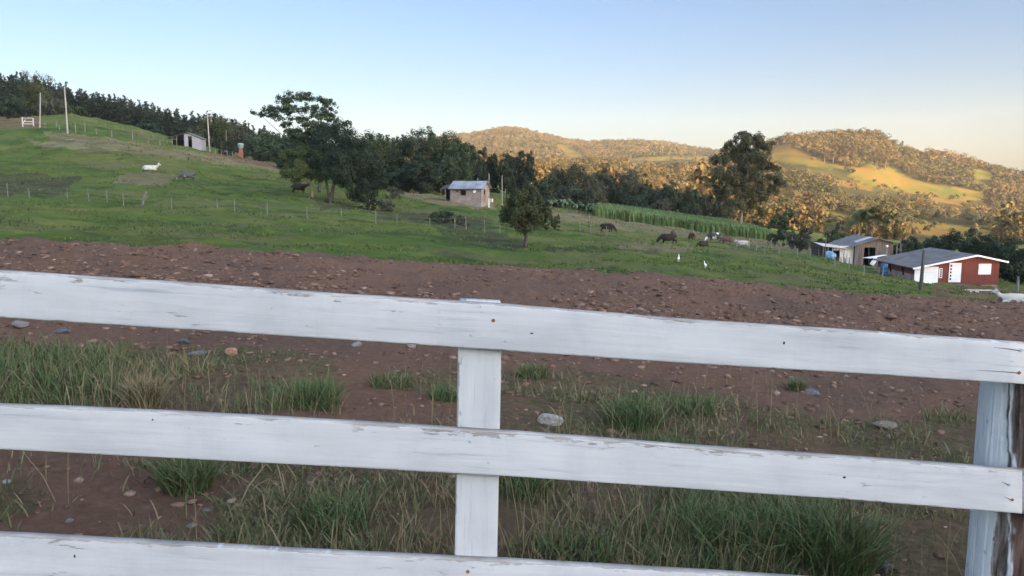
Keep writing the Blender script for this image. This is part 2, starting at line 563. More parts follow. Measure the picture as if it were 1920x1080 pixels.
# -- far hills
FIELDS = [[(1440, 296), (1452, 274), (1478, 272), (1545, 302), (1605, 316), (1560, 318), (1500, 308)],
          [(1585, 328), (1640, 316), (1668, 312), (1705, 330), (1745, 345), (1800, 355), (1852, 364), (1858, 378), (1800, 376), (1740, 366), (1680, 358), (1640, 352)],
          [(1552, 338), (1592, 338), (1642, 352), (1632, 359), (1580, 350)], [(1742, 367), (1812, 376), (1816, 390), (1750, 383)],
          [(1538, 394), (1602, 404), (1596, 416), (1545, 408)], [(1712, 412), (1822, 424), (1884, 438), (1884, 458), (1780, 448), (1700, 436)],
          [(1828, 316), (1862, 324), (1856, 336), (1824, 331)], [(1042, 272), (1066, 274), (1100, 292), (1070, 296)], [(1640, 300), (1650, 302), (1640, 318), (1600, 322)],
          [(1480, 440), (1530, 436), (1540, 450), (1480, 455)],
          [(1180, 296), (1330, 292), (1340, 298), (1190, 302)]]
th = np.linspace(-1.2, 1.3, 640)
yh = np.geomspace(290, 3000, 240)
TT, YY = np.meshgrid(th, yh)
XX = TT * YY
ZZ = ground(XX, YY).reshape(XX.shape)
U, V = proj(XX, YY, ZZ)
ZZ = ZZ + fbm(XX, YY, 60, 71, 4) * np.clip((YY - 330) / 300, 0, 1) * 4.0
def hill_z(x, y):
    x = np.asarray(x, float); y = np.asarray(y, float)
    return ground(x, y).reshape(x.shape if x.shape else (1,)) + fbm(x, y, 60, 71, 4) * np.clip((y - 330) / 300, 0, 1) * 4.0
hills = grid_mesh('hills', XX, YY, ZZ, {'field': patch(U, V, FIELDS, 2, 15)})
m, nt, bs = newmat('hill_ground')
v = mapping(nt)
n1 = noise(nt, v, 0.03, 6)
wood = ramp(nt, n1, [(0.35, (0.04, 0.042, 0.016)), (0.65, (0.085, 0.075, 0.028))])
fld = ramp(nt, noise(nt, v, 0.018, 5), [(0.38, (0.075, 0.095, 0.022)), (0.5, (0.150, 0.118, 0.026)), (0.62, (0.185, 0.108, 0.032))])
c = mixc(nt, attr(nt, 'field').outputs['Fac'], wood, fld)
nt.links.new(c, bs.inputs['Base Color'])
bs.inputs['Roughness'].default_value = 1.0
bs.inputs['Specular IOR Level'].default_value = 0.05
bump(nt, bs, noise(nt, v, 0.35, 5, 0.7), 0.6, 1.0)
hills.data.materials.append(m)
tag(hills, kind='structure')

# -- land behind the viewer and an unseen ridge shaped to shade the near field
gx = np.linspace(-900, 1500, 140)
gy = np.linspace(-1500, 1.55, 110)
XX, YY = np.meshgrid(gx, gy)
rr = XX * math.sin(SUN_AZ) + YY * math.cos(SUN_AZ)
ss = -XX * math.cos(SUN_AZ) + YY * math.sin(SUN_AZ)
SHADE_RIDGE = 190 * np.exp(-((rr - 560) / 170) ** 2) * (1 / (1 + np.exp((ss - 182) / 10))) * np.clip((ss + 900) / 200, 0, 1)
ZB = np.where(np.abs(XX) < 60, SIDE * XX, SIDE * 60 * np.sign(XX)) - EYE - 0.03 + np.maximum(SHADE_RIDGE - 2, 0) + np.clip((ss - 400) / 200, 0, 1) * -30
ridge = grid_mesh('hills', XX, YY, ZB)
ridge.data.materials.append(mottled('shade_ridge_ground', [(0.03, 0.05, 0.02), (0.06, 0.09, 0.03)], 0.03, bstr=0))
tag(ridge, kind='structure')
# ------------------------------------------------------------------ the white board fence in front
FD = Vector((12.63, 0.874, 0.0)).normalized()          # direction of the fence on plan
FN = Vector((-FD.y, FD.x, 0.0))                        # away from the viewer
F0 = 2.35                                              # distance of the fence along its normal
def on_fence(u, v, off=0.0):
    x, y, z = ray(u, v)
    d = Vector((float(x), float(y), float(z)))
    k = (F0 + off) / d.dot(FN)
    return d * k
def sc(p):
    return p.dot(FD)
fence = empty('board_fence', Vector((0, F0, 0)) + Vector((0, 0, -EYE)), 0, 'weathered white painted board fence with three rails across the foreground', 'fence')
FO = fence.location.copy()

def paintmat():
    m, nt, bs = newmat('white_board_paint')
    a1, a2, a3 = attr(nt, 'bu'), attr(nt, 'bv'), attr(nt, 'bs')
    cx = nt.nodes.new('ShaderNodeCombineXYZ')
    nt.links.new(a1.outputs['Fac'], cx.inputs[0])
    nt.links.new(a2.outputs['Fac'], cx.inputs[1])
    nt.links.new(a3.outputs['Fac'], cx.inputs[2])
    def mp(s):
        q = nt.nodes.new('ShaderNodeMapping')
        q.inputs['Scale'].default_value = s
        nt.links.new(cx.outputs[0], q.inputs[0])
        return q.outputs[0]
    grain = noise(nt, mp((2.5, 55, 3)), 1.0, 6, 0.65, 0.3)
    cloud = noise(nt, mp((2.2, 7, 5)), 1.0, 5, 0.6)
    fine = noise(nt, mp((14, 60, 9)), 1.0, 6, 0.7)
    col = ramp(nt, cloud, [(0.3, (0.40, 0.405, 0.42)), (0.5, (0.475, 0.475, 0.487)), (0.7, (0.53, 0.53, 0.54))])
    streak = ramp(nt, grain, [(0.26, (0.50, 0.53, 0.58)), (0.40, (0.92, 0.93, 0.94)), (0.6, (1, 1, 1))])
    col = mixc(nt, 0.7, col, streak, 'MULTIPLY')
    grime = ramp(nt, noise(nt, mp((7, 3.0, 4)), 1.0, 5, 0.7), [(0.32, (0.72, 0.74, 0.78)), (0.5, (1, 1, 1))])
    col = mixc(nt, 0.28, col, grime, 'MULTIPLY')
    # flaked paint along the upper arris
    edge = attr(nt, 'wear').outputs['Fac']
    w = mathn(nt, 'ADD', mathn(nt, 'MULTIPLY', edge, 0.62), mathn(nt, 'MULTIPLY', mathn(nt, 'SUBTRACT', fine, 0.5), 1.6))
    patchy = noise(nt, mp((1.1, 6, 9)), 1.0, 4, 0.7)
    w = mathn(nt, 'ADD', w, mathn(nt, 'MULTIPLY', mathn(nt, 'SUBTRACT', patchy, 0.5), 1.1))
    w = mathn(nt, 'SUBTRACT', w, 0.34)
    w = mathn(nt, 'MULTIPLY', w, 9.0, True)
    bare = ramp(nt, noise(nt, mp((6, 90, 4)), 1.0, 4), [(0.35, (0.13, 0.115, 0.10)), (0.6, (0.32, 0.29, 0.26)), (0.75, (0.48, 0.46, 0.43))])
    col = mixc(nt, mathn(nt, 'MULTIPLY', w, 0.8), col, bare)
    # rare scuffs
    sc_ = ramp(nt, noise(nt, mp((5, 24, 7)), 1.0, 3, 0.8), [(0.26, (0.32, 0.34, 0.37)), (0.31, (1, 1, 1))])
    col = mixc(nt, 0.6, col, sc_, 'MULTIPLY')
    drip = ramp(nt, noise(nt, mp((38, 1.6, 5)), 1.0, 4, 0.6), [(0.27, (0.62, 0.66, 0.72)), (0.36, (1, 1, 1))])
    col = mixc(nt, 0.14, col, drip, 'MULTIPLY')
    nt.links.new(col, bs.inputs['Base Color'])
    bs.inputs['Roughness'].default_value = 0.5
    bs.inputs['Specular IOR Level'].default_value = 0.35
    h = mathn(nt, 'SUBTRACT', mathn(nt, 'MULTIPLY', grain, 0.9), w)
    bump(nt, bs, h, 0.7, 0.002)
    return m
PAINT = paintmat()
RUST = mottled('rusty_nail_head', [(0.10, 0.04, 0.02), (0.30, 0.12, 0.06)], 300, 0.7, 0)
STEEL = mottled('grey_nail_head', [(0.22, 0.24, 0.27), (0.50, 0.52, 0.55)], 300, 0.5, 0)
DARK = mottled('dark_gap', [(0.02, 0.018, 0.016), (0.05, 0.045, 0.04)], 60, 0.9, 0)

def board(name, rows, thick, seed, wear_top=1.0, off=0.0, vertical=False):
    """rows: list of (point at one edge, point at the other edge) along the board on the front face;
    built as a closed plank with slightly rounded worn arrises"""
    # section: across the face (0..1), depth
    prof = [(0.0, 1.0), (0.0, 0.12), (0.012, 0.03), (0.05, 0.0), (0.2, 0.0), (0.4, 0.0), (0.6, 0.0), (0.8, 0.0), (0.955, 0.0), (0.99, 0.03), (1.0, 0.12), (1.0, 1.0)]
    n = len(rows)
    V, bu, bv, bw, bsd = [], [], [], [], []
    L = 0.0
    for i, (a, b) in enumerate(rows):
        if i:
            L += (a - rows[i - 1][0]).length
        for f, dp in prof:
            wob = 0.0015 * float(vnoise(L * 9 + seed * 7, f * 2, 1.0, seed)) if f in (0.0, 0.012) else 0.0
            p = a.lerp(b, f) + FN * (dp * thick) + Vector((0, 0, wob))
            V.append(p - FO)
            bu.append(L)
            bv.append(f * (b - a).length)
            wr = wear_top * (1.0 if f < 0.013 and dp > 0.02 else 0.40 if f < 0.06 else 0.10 if f < 0.3 else 0.02)
            if f > 0.96: wr = 0.35 * min(1.0, wear_top + 0.3)
            bw.append(wr)
            bsd.append(seed * 3.7)
    k = len(prof)
    fl, sz = [], []
    for i in range(n - 1):
        for j in range(k):
            j2 = (j + 1) % k
            fl += [i * k + j, i * k + j2, (i + 1) * k + j2, (i + 1) * k + j]
            sz.append(4)
    fl += list(range(k))[::-1]; sz.append(k)
    fl += list(range((n - 1) * k, n * k)); sz.append(k)
    me = mesh_np(name, np.array([list(p) for p in V]), fl, sz, extra={'bu': bu, 'bv': bv, 'wear': bw, 'bs': bsd})
    bm = bmesh.new(); bm.from_mesh(me); bmesh.ops.recalc_face_normals(bm, faces=bm.faces); bm.to_mesh(me); bm.free()
    return link(name, me, PAINT, fence)

def rail(seed, tops, bots, thick=0.026, umax=None, sink=0.0):
    us = np.array([p[0] for p in tops], float)
    tv = np.array([p[1] for p in tops], float)
    bv_ = np.interp(us, [p[0] for p in bots], [p[1] for p in bots])
    P = [(on_fence(u, a), on_fence(u, b)) for u, a, b in zip(us, tv, bv_)]
    # continue out of the picture along the same line
    d0 = (P[1][0] - P[0][0]); d0 /= d0.length
    rows = [(P[0][0] - d0 * q, P[0][1] - d0 * q) for q in (2.6, 1.6, 0.8)] if True else []
    S0 = [sc(a) for a, b in P]
    for q in np.arange(S0[0], S0[-1] - 0.02, 0.05):
        i = min(max(int(np.searchsorted(S0, q)) - 1, 0), len(P) - 2)
        f = (q - S0[i]) / (S0[i + 1] - S0[i])
        rows.append((P[i][0].lerp(P[i + 1][0], f), P[i][1].lerp(P[i + 1][1], f)))
    rows.append(P[-1])
    r = board('rail', rows, thick, seed)
    # the next board beyond the joint
    e0, e1 = P[-1]
    d = (P[-1][0] - P[-2][0]).normalized()
    nx = [(e0 + d * q, e1 + d * q) for q in (0.007, 0.5, 1.2, 2.4, 3.4)]
    r2 = board('rail', nx, thick, seed + 11)
    return r, r2
R1 = rail(1, [(0, 508), (320, 529), (640, 552), (960, 572), (1280, 599), (1600, 620), (1923, 643)], [(0, 596), (640, 637), (960, 659), (1280, 681), (1600, 700), (1923, 721)])
R2 = rail(2, [(0, 760), (320, 773), (640, 791), (960, 811), (1280, 836), (1600, 859), (1917, 882)], [(0, 843), (640, 876), (960, 894), (1280, 916), (1600, 938), (1917, 964)])
R3 = rail(3, [(0, 1003), (320, 1020), (640, 1038), (960, 1053), (1280, 1071), (1600, 1092), (1917, 1112)], [(0, 1088), (640, 1120), (960, 1136), (1280, 1152), (1600, 1171), (1917, 1190)])
# flat post behind the rails, its rounded top standing just above the upper rail
top = [on_fence(860, 563, 0.028), on_fence(942, 567, 0.028)]
mid = [on_fence(858.5, 650, 0.028), on_fence(940.5, 652, 0.028)]
low = [on_fence(852.5, 1045, 0.028), on_fence(932.5, 1045, 0.028)]
dn = (low[0] - mid[0]).normalized()
g0 = float(yard_z(low[0].x, low[0].y)[0])
rows = [(top[0] + Vector((0.006, 0, 0)), top[1] - Vector((0.006, 0, 0)))] + [(top[0].lerp(mid[0], 0.08), top[1].lerp(mid[1], 0.08)), tuple(mid)]
for f in np.linspace(0.05, 1, 12):
    rows.append((mid[0].lerp(low[0], f), mid[1].lerp(low[1], f)))
q = (g0 - 0.3 - low[0].z) / dn.z
rows.append((low[0] + dn * q, low[1] + dn * q))
board('post', rows, 0.05, 5, 0.75)
# log post at the right: half painted, half peeled down to brown wood
def log_post(name, base, topz, r0, seed, lean=(0, 0)):
    nr, ns = 620, 300
    zz = np.linspace(base.z - 0.3, topz, nr)
    an = np.linspace(0, 2 * PI, ns, endpoint=False)
    A, Z = np.meshgrid(an, zz)
    ca, sa = np.cos(A), np.sin(A)
    R = r0 * (1 + 0.05 * vnoise(ca * 1.2 + seed, Z * 2.0 + sa, 1.0, seed) + 0.02 * vnoise(A * 5, Z * 6, 1.0, seed + 1))
    # angle measured from the side that faces the viewer's left; paint covers it
    side = np.arctan2(np.sin(A - PI * 0.9), np.cos(A - PI * 0.9))
    lim = 0.86 + 0.22 * fbm(Z * 0 + seed, Z, 0.30, seed, 5) + (topz - Z) * 0.06
    d = np.abs(np.where(side < 0, side * 0.6, side)) - lim
    nd = fbm(A * 4, Z * 2.2, 1.0, seed + 4, 5)
    paint = np.clip(0.5 - (d + nd * 0.26 + 0.05 * fbm(A * 14, Z * 16, 1.0, seed + 21, 3)) * 28, 0, 1)
    strip = np.clip((0.07 + 0.12 * nd + 0.08 * vnoise(Z, Z * 0, 0.12, 3) - np.abs(d - 0.24 - 0.26 * fbm(Z, Z * 0, 0.35, seed + 8, 4))) * 28 + .5, 0, 1)
    bark = np.clip((d - 0.30) * 5, 0, 1)
    rip = ((d > 0) & (d < 0.4)).astype(float)
    R = R + 0.006 * paint + 0.007 * strip - 0.010 * rip * (1 - strip) + 0.004 * fbm(A * 9, Z * 1.5, 0.6, seed + 9, 5)
    X = base.x + R * ca + lean[0] * (topz - Z)
    Y = base.y + R * sa + lean[1] * (topz - Z)
    v = np.stack([X.ravel(), Y.ravel(), Z.ravel()], 1) - np.array(FO)
    i = np.arange(nr * ns).reshape(nr, ns)
    j = np.roll(i, -1, 1)
    f = np.stack([i[:-1], j[:-1], j[1:], i[1:]], -1).reshape(-1)
    sz = np.full((nr - 1) * ns, 4)
    f = np.concatenate([f, i[-1]])
    sz = np.concatenate([sz, [ns]])
    me = mesh_np(name, v, f, sz, smooth=True, extra={'paint': np.maximum(paint, strip * 0.85).ravel(), 'bark': bark.ravel(), 'pa': A.ravel()})
    m = MATS.get('log_post')
    if not m:
        m, nt, bs = newmat('painted_log')
        MATS['log_post'] = m
        vv = mapping(nt, (1, 1, 0.12))
        gr = noise(nt, vv, 45, 6, 0.65, 0.4)
        pit = noise(nt, mapping(nt, (1, 1, 0.35)), 48, 4, 0.6)
        pc = ramp(nt, noise(nt, mapping(nt, (1, 1, 0.3)), 14, 5), [(0.3, (0.38, 0.41, 0.44)), (0.55, (0.45, 0.475, 0.50)), (0.75, (0.52, 0.53, 0.545))])
        pits = ramp(nt, pit, [(0.30, (0.35, 0.42, 0.5)), (0.36, (1, 1, 1))])
        pc = mixc(nt, 0.8, pc, pits, 'MULTIPLY')
        wc = ramp(nt, gr, [(0.32, (0.02, 0.016, 0.015)), (0.48, (0.10, 0.082, 0.075)), (0.62, (0.24, 0.21, 0.20)), (0.75, (0.42, 0.40, 0.39))])
        bc = ramp(nt, gr, [(0.32, (0.012, 0.008, 0.007)), (0.48, (0.06, 0.036, 0.030)), (0.62, (0.12, 0.075, 0.062)), (0.75, (0.22, 0.16, 0.14))])
        c = mixc(nt, attr(nt, 'bark').outputs['Fac'], wc, bc)
        c = mixc(nt, attr(nt, 'paint').outputs['Fac'], c, pc)
        nt.links.new(c, bs.inputs['Base Color'])
        bs.inputs['Roughness'].default_value = 0.75
        bs.inputs['Specular IOR Level'].default_value = 0.2
        bump(nt, bs, mathn(nt, 'ADD', gr, pit), 0.6, 0.006)
    return link(name, me, m, fence)
RL = 0.026 + 0.118
pl = on_fence(1921, 720, RL)
pl2 = on_fence(1889, 1080, RL)
lx, ly = (pl2 - pl).x / (pl.z - pl2.z), (pl2 - pl).y / (pl.z - pl2.z)
rlog = 0.118
topz = on_fence(1920, 668, RL).z
cen = Vector((pl.x, pl.y, 0)) + FN * 0.004
hz = topz - pl.z
bz = float(yard_z(cen.x, cen.y)[0])
log_post('post', Vector((cen.x - lx * hz, cen.y - ly * hz, bz)), topz, rlog, 3, (lx, ly))
for k, sgn in ((1, -1), (2, 1)):          # the same kind of post one bay off, out of the picture
    pass
# nails
def nail(u, v, r, mat, crack=0.0):
    c = on_fence(u, v)
    q = (-FN).to_track_quat('Z', 'Y').to_matrix().to_4x4()
    mb = MB()
    bmesh.ops.create_cone(mb.bm, cap_ends=True, segments=12, radius1=r, radius2=r * 0.75, depth=0.004, matrix=Matrix.Translation(c - FO) @ q)
    n = mb.build('nail', mat, fence)
    if crack:
        m2 = MB()
        a = c - FO - FN * 0.0008
        m2.tube([a - FD * r, a - FD * (crack * 0.5) + Vector((0, 0, 0.006)), a - FD * crack + Vector((0, 0, 0.011))], [0.0012, 0.0009, 0.0003], 5)
        m2.build('crack', DARK, n)
nail(925, 601, 0.0065, RUST); nail(884, 628, 0.006, STEEL); nail(901, 575, 0.004, STEEL)
nail(881, 828, 0.0065, STEEL); nail(916, 868, 0.005, STEEL); nail(877, 1072, 0.0065, RUST)
nail(1914, 657, 0.0065, STEEL, 0.09); nail(1911, 699, 0.0065, RUST, 0.14); nail(1893, 909, 0.006, STEEL, 0.03); nail(1898, 937, 0.006, RUST, 0.03)
for (ks, w, h) in (((1583, 895), 0.006, 0.004), ((1470, 643), 0.004, 0.005), ((140, 1043), 0.003, 0.006), ((286, 787), 0.003, 0.003), ((997, 625), 0.006, 0.002)):
    c = on_fence(*ks)
    mb = MB()
    mb.ball(c - FO, (w, 0.0025, h), 1)
    mb.build('knot', DARK, fence)
# sill of the joint gap between the two middle boards is left open; a dark scratch on the middle rail
mb = MB()
a, b = on_fence(322, 795), on_fence(396, 813)
mb.tube([a - FO, (a + b) / 2 - FO + Vector((0, 0, 0.002)), b - FO], [0.0004, 0.0011, 0.0004], 5)
mb.build('scratch', STEEL, fence)
# ------------------------------------------------------------------ trees
def quads_from(pts, nrm, size, aspect=1.0, r=rng, tri=False):
    n = len(pts)
    nrm = nrm / np.maximum(np.linalg.norm(nrm, axis=1, keepdims=True), 1e-6)
    ref = r.normal(size=(n, 3))
    a = np.cross(nrm, ref)
    a /= np.maximum(np.linalg.norm(a, axis=1, keepdims=True), 1e-6)
    b = np.cross(nrm, a)
    s = np.asarray(size).reshape(-1, 1) * 0.5
    A, B = a * s * aspect, b * s
    bend = nrm * s * 0.35
    if tri:
        v = np.stack([pts + A * 1.2, pts - A * 0.7 + B, pts - A * 0.7 - B], 1)
        return v.reshape(-1, 3), 3
    v = np.stack([pts - A * 0.9 - B * 0.25 - bend, pts - B * 0.9, pts + A * 1.1 + B * 0.2 - bend, pts + B * 0.9], 1)
    return v.reshape(-1, 3), 4

def crown_mesh(name, blobs, n, leaf, sub=14, subr=0.33, droop=0.0, aspect=1.0, r=None, jitter=0.25, hollow=0.62, flat=0.0, tri=False):
    """blobs: (cx,cy,cz,rx,ry,rz); leaves sit on clumps spread over each blob's skin"""
    r = r or rng
    B = np.array(blobs, float)
    vol = (B[:, 3] * B[:, 4] * B[:, 5]) ** 0.67
    cnt = np.maximum(1, (vol / vol.sum() * n).astype(int))
    P, N, TI = [], [], []
    for b, c in zip(B, cnt):
        k = max(3, int(sub * (0.7 + 0.6 * r.random())))
        d = r.normal(size=(k, 3))
        d[:, 2] = d[:, 2] * 0.9 + 0.12
        d /= np.linalg.norm(d, axis=1, keepdims=True)
        rad = hollow + (1.02 - hollow) * r.random((k, 1))
        cc = b[:3] + d * rad * b[3:6]
        cr = subr * (0.7 + 0.7 * r.random(k)) * b[3:6].mean()
        ct = r.random(k)
        w = cr ** 2
        idx = r.choice(k, size=c, p=w / w.sum())
        off = r.normal(size=(c, 3))
        off /= np.linalg.norm(off, axis=1, keepdims=True)
        off *= (r.random((c, 1)) ** 0.45)
        if flat: off[:, 2] *= (1 - flat)
        p = cc[idx] + off * cr[idx, None]
        if droop: p[:, 2] -= droop * np.abs(r.normal(size=c)) * cr[idx]
        nn = off * 0.8 + d[idx] * 0.5 + r.normal(size=(c, 3)) * 0.55 + np.array([0, 0, 0.35])
        P.append(p); N.append(nn)
        TI.append(np.clip(0.5 + (ct[idx] - 0.5) * 0.7 + r.normal(size=c) * 0.16, 0, 1))
    P = np.concatenate(P); N = np.concatenate(N); TI = np.concatenate(TI)
    sz = leaf * (0.6 + 0.8 * r.random(len(P)))
    v, k = quads_from(P, N, sz, aspect, r, tri)
    f = np.arange(len(v))
    return mesh_np(name, v, f, np.full(len(P), k), tint=TI)

def trunk_mb(h, r0, lean=(0, 0), limbs=(), forks=None, seg=8, base=(0, 0)):
    mb = MB()
    pts = [(base[0] + lean[0] * f + 0.05 * h * 0.3 * math.sin(f * 5 + r0 * 40), base[1] + lean[1] * f, h * f - (0.25 if f == 0 else 0)) for f in (0, 0.06, 0.25, 0.5, 0.75, 1)]
    mb.tube(pts, [r0 * 1.5, r0 * 1.1, r0 * 0.9, r0 * 0.75, r0 * 0.55, r0 * 0.25], seg)
    for (f, end, rr) in limbs:
        p0 = Vector((base[0] + lean[0] * f, base[1] + lean[1] * f, h * f))
        e = Vector(end)
        md = p0.lerp(e, 0.5) + Vector((random.uniform(-.1, .1), random.uniform(-.1, .1), 0.12 * (e - p0).length * random.uniform(-0.5, 1)))
        mb.tube([p0, p0.lerp(md, 0.6), md, e], [rr, rr * 0.8, rr * 0.6, rr * 0.2], 6)
    return mb

BARK = mottled('dark_bark', [(0.028, 0.024, 0.02), (0.075, 0.065, 0.055)], 6, 0.9, 0.5, 0.03, stretch=(1, 1, 0.25))
PALEBARK = mottled('pale_bark', [(0.075, 0.067, 0.056), (0.19, 0.17, 0.145)], 5, 0.85, 0.4, 0.03, stretch=(1, 1, 0.3))
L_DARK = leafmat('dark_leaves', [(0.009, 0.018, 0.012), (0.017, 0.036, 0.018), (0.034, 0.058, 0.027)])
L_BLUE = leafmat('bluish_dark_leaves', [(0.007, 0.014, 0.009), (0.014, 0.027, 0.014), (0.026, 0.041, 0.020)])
L_OLIVE = leafmat('olive_leaves', [(0.020, 0.028, 0.010), (0.040, 0.051, 0.018), (0.071, 0.078, 0.030)])
L_YEL = leafmat('yellow_green_leaves', [(0.020, 0.035, 0.011), (0.039, 0.061, 0.017), (0.074, 0.090, 0.028)])
L_MID = leafmat('green_leaves', [(0.013, 0.029, 0.013), (0.029, 0.052, 0.022), (0.052, 0.083, 0.032)])
L_GREY = leafmat('grey_green_leaves', [(0.025, 0.033, 0.022), (0.046, 0.056, 0.035), (0.076, 0.087, 0.055)])
L_TALL = leafmat('tall_tree_leaves', [(0.022, 0.029, 0.013), (0.040, 0.048, 0.022), (0.061, 0.066, 0.030)])
L_PLANT = leafmat('plantation_leaves', [(0.011, 0.021, 0.014), (0.022, 0.036, 0.023), (0.038, 0.055, 0.034)], objvar=0.45)
L_FAR = leafmat('far_woodland_leaves', [(0.032, 0.036, 0.013), (0.061, 0.059, 0.017), (0.094, 0.076, 0.022), (0.112, 0.072, 0.027), (0.144, 0.108, 0.040)])

def tree(name, loc, crown, lm, trunk, bm_=BARK, label=None, cat='tree', group=None, rz=0, scale=1.0):
    t = empty(name, loc, rz, label, cat, group)
    t.scale = (scale,) * 3
    o = link('crown', crown, lm, t)
    if trunk is not None:
        if isinstance(trunk, (list, tuple)):
            for k in trunk: k.build('trunk', bm_, t, True)
        else:
            trunk.build('trunk', bm_, t, True)
    return t
def px(Y, n):                     # metres spanned by n picture units at depth Y
    return n * Y / F

def scatter_blobs(n, rx, ry, z0, z1, r=None, top=0.55, br=0.34):
    """a lumpy crown between heights z0..z1"""
    r = r or rng
    out = []
    for i in range(n):
        f = (i + 0.5) / n
        z = z0 + (z1 - z0) * (0.1 + 0.82 * f)
        prof = math.sin(PI * (0.12 + 0.80 * f) ** (0.75 if top > 0.5 else 1.25)) ** 0.7
        a = i * 2.4 + r.uniform(-.4, .4)
        q = prof * (0.25 + 0.5 * r.random())
        s = br * (0.75 + 0.5 * r.random())
        out.append((rx * q * math.cos(a), ry * q * math.sin(a), z, rx * s * 1.1, ry * s * 1.1, (z1 - z0) * s * 0.62))
    return out

# -- the open, flat-topped tree behind the dark pair
Y = 112
b = on(600, Y)
def rel(u, v, base, Y):
    p = W(u, v, Y)
    return (float(p[0]) - base.x, float(p[2]) - base.z)
bl = []
for (u, v, ru, rv) in ((488, 213, 18, 7), (508, 204, 20, 9), (532, 188, 22, 10), (560, 183, 24, 8), (592, 184, 24, 9), (612, 198, 20, 13), (540, 208, 26, 9), (570, 204, 24, 10),
                       (600, 214, 24, 12), (560, 224, 22, 9), (588, 234, 26, 10), (600, 246, 26, 14), (584, 262, 28, 14), (556, 262, 24, 12), (620, 250, 16, 16), (535, 233, 16, 6), (552, 248, 22, 9), (606, 240, 20, 14), (575, 252, 26, 12), (516, 219, 16, 6), (622, 222, 14, 10)):
    x, z = rel(u, v, b, Y)
    for dy in (-1.6, 1.4):
        bl.append((x + random.uniform(-.4, .4), dy + random.uniform(-.8, .8), z, px(Y, ru), px(Y, ru) * 0.9, px(Y, rv)))
lim = [(0.35, (q[0], q[1], q[2]), 0.09) for q in bl[::3]]
tree('spreading_tree', b, crown_mesh('crown', bl, 22000, 0.18, 13, 0.31, hollow=0.3, flat=0.3), L_MID, trunk_mb(px(Y, 88), 0.26, (0.2, 0), lim),
     label='tall spreading tree with an open flat-topped crown above the dark pasture trees')

# -- dark dense tree with a forked trunk
Y = 92
b = at(619, 379)
Y = b.y
bl = []
for (u, v, ru, rv) in ((632, 240, 22, 16), (652, 232, 10, 8), (615, 262, 30, 22), (655, 262, 30, 22), (610, 300, 34, 26), (650, 300, 40, 28), (682, 300, 28, 26), (618, 322, 28, 14), (668, 336, 36, 20), (695, 335, 26, 24), (676, 362, 26, 12), (700, 315, 16, 16), (640, 318, 40, 30), (630, 280, 34, 26), (668, 278, 22, 18), (596, 262, 20, 16), (606, 284, 24, 18), (708, 338, 18, 20), (600, 306, 22, 16), (590, 270, 20, 14), (612, 244, 20, 14), (690, 352, 24, 16)):
    x, z = rel(u, v, b, Y)
    bl.append((x, random.uniform(-1.2, 1.2), z, px(Y, ru), px(Y, ru) * 1.1, px(Y, rv)))
tk = [trunk_mb(px(Y, 70), 0.20, (-0.55, 0), [], base=(-0.05, 0)), trunk_mb(px(Y, 80), 0.24, (1.1, 0.1), [(0.5, (2.5, 0.5, 4.2), 0.1), (0.45, (3.2, -.6, 2.6), 0.08)], base=(0.12, 0))]
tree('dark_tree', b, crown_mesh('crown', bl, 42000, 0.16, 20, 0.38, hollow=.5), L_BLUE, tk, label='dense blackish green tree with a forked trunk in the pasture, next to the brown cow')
# -- smaller tree with yellow-green top
b = at(585, 373)
Y = b.y
bl = []
for (u, v, ru, rv) in ((545, 292, 22, 12), (575, 286, 28, 14), (600, 296, 18, 16), (542, 312, 20, 14), (568, 312, 30, 18), (594, 322, 18, 18), (556, 328, 26, 11), (538, 324, 14, 9)):
    x, z = rel(u, v, b, Y)
    bl.append((x, random.uniform(-1, 1), z, px(Y, ru), px(Y, ru) * 1.1, px(Y, rv)))
tree('pasture_tree', b, crown_mesh('crown', bl, 20000, 0.135, 18, 0.38), L_YEL, trunk_mb(px(Y, 58), 0.17, (-0.2, 0), [(0.5, (-2.2, 0, 3.2), 0.08), (0.55, (1.0, .3, 3.6), 0.07)]),
     bm_=PALEBARK, label='low round tree with a yellow green top shading the brown cow')
# -- lone tree standing in the open pasture
b = at(985, 463)
Y = b.y
bl = []
for (u, v, ru, rv) in ((985, 362, 22, 16), (968, 372, 22, 16), (1004, 372, 18, 16), (955, 392, 22, 15), (985, 392, 30, 18), (1014, 394, 18, 20), (946, 406, 16, 11), (970, 412, 24, 12), (1003, 414, 24, 14), (1020, 418, 10, 14), (985, 425, 18, 8), (992, 352, 10, 8)):
    x, z = rel(u, v, b, Y)
    bl.append((x, random.uniform(-.7, .7), z, px(Y, ru), px(Y, ru) * 1.15, px(Y, rv)))
tree('lone_tree', b, crown_mesh('crown', bl, 21000, 0.11, 22, 0.36, droop=0.5, hollow=.5), L_OLIVE,
     trunk_mb(px(Y, 70), 0.135, (0.08, 0), [(0.40, (*[rel(1025, 434, b, Y)[0]], 0.3, rel(1025, 434, b, Y)[1]), 0.07), (0.38, (rel(966, 432, b, Y)[0], -.2, rel(966, 432, b, Y)[1]), 0.05), (0.5, (0.9, -.3, 3.0), 0.06), (0.5, (-1.0, .3, 2.9), 0.06), (0.6, (0.3, .2, 3.6), 0.06)]),
     label='lone round olive tree with low side branches in the middle of the pasture')
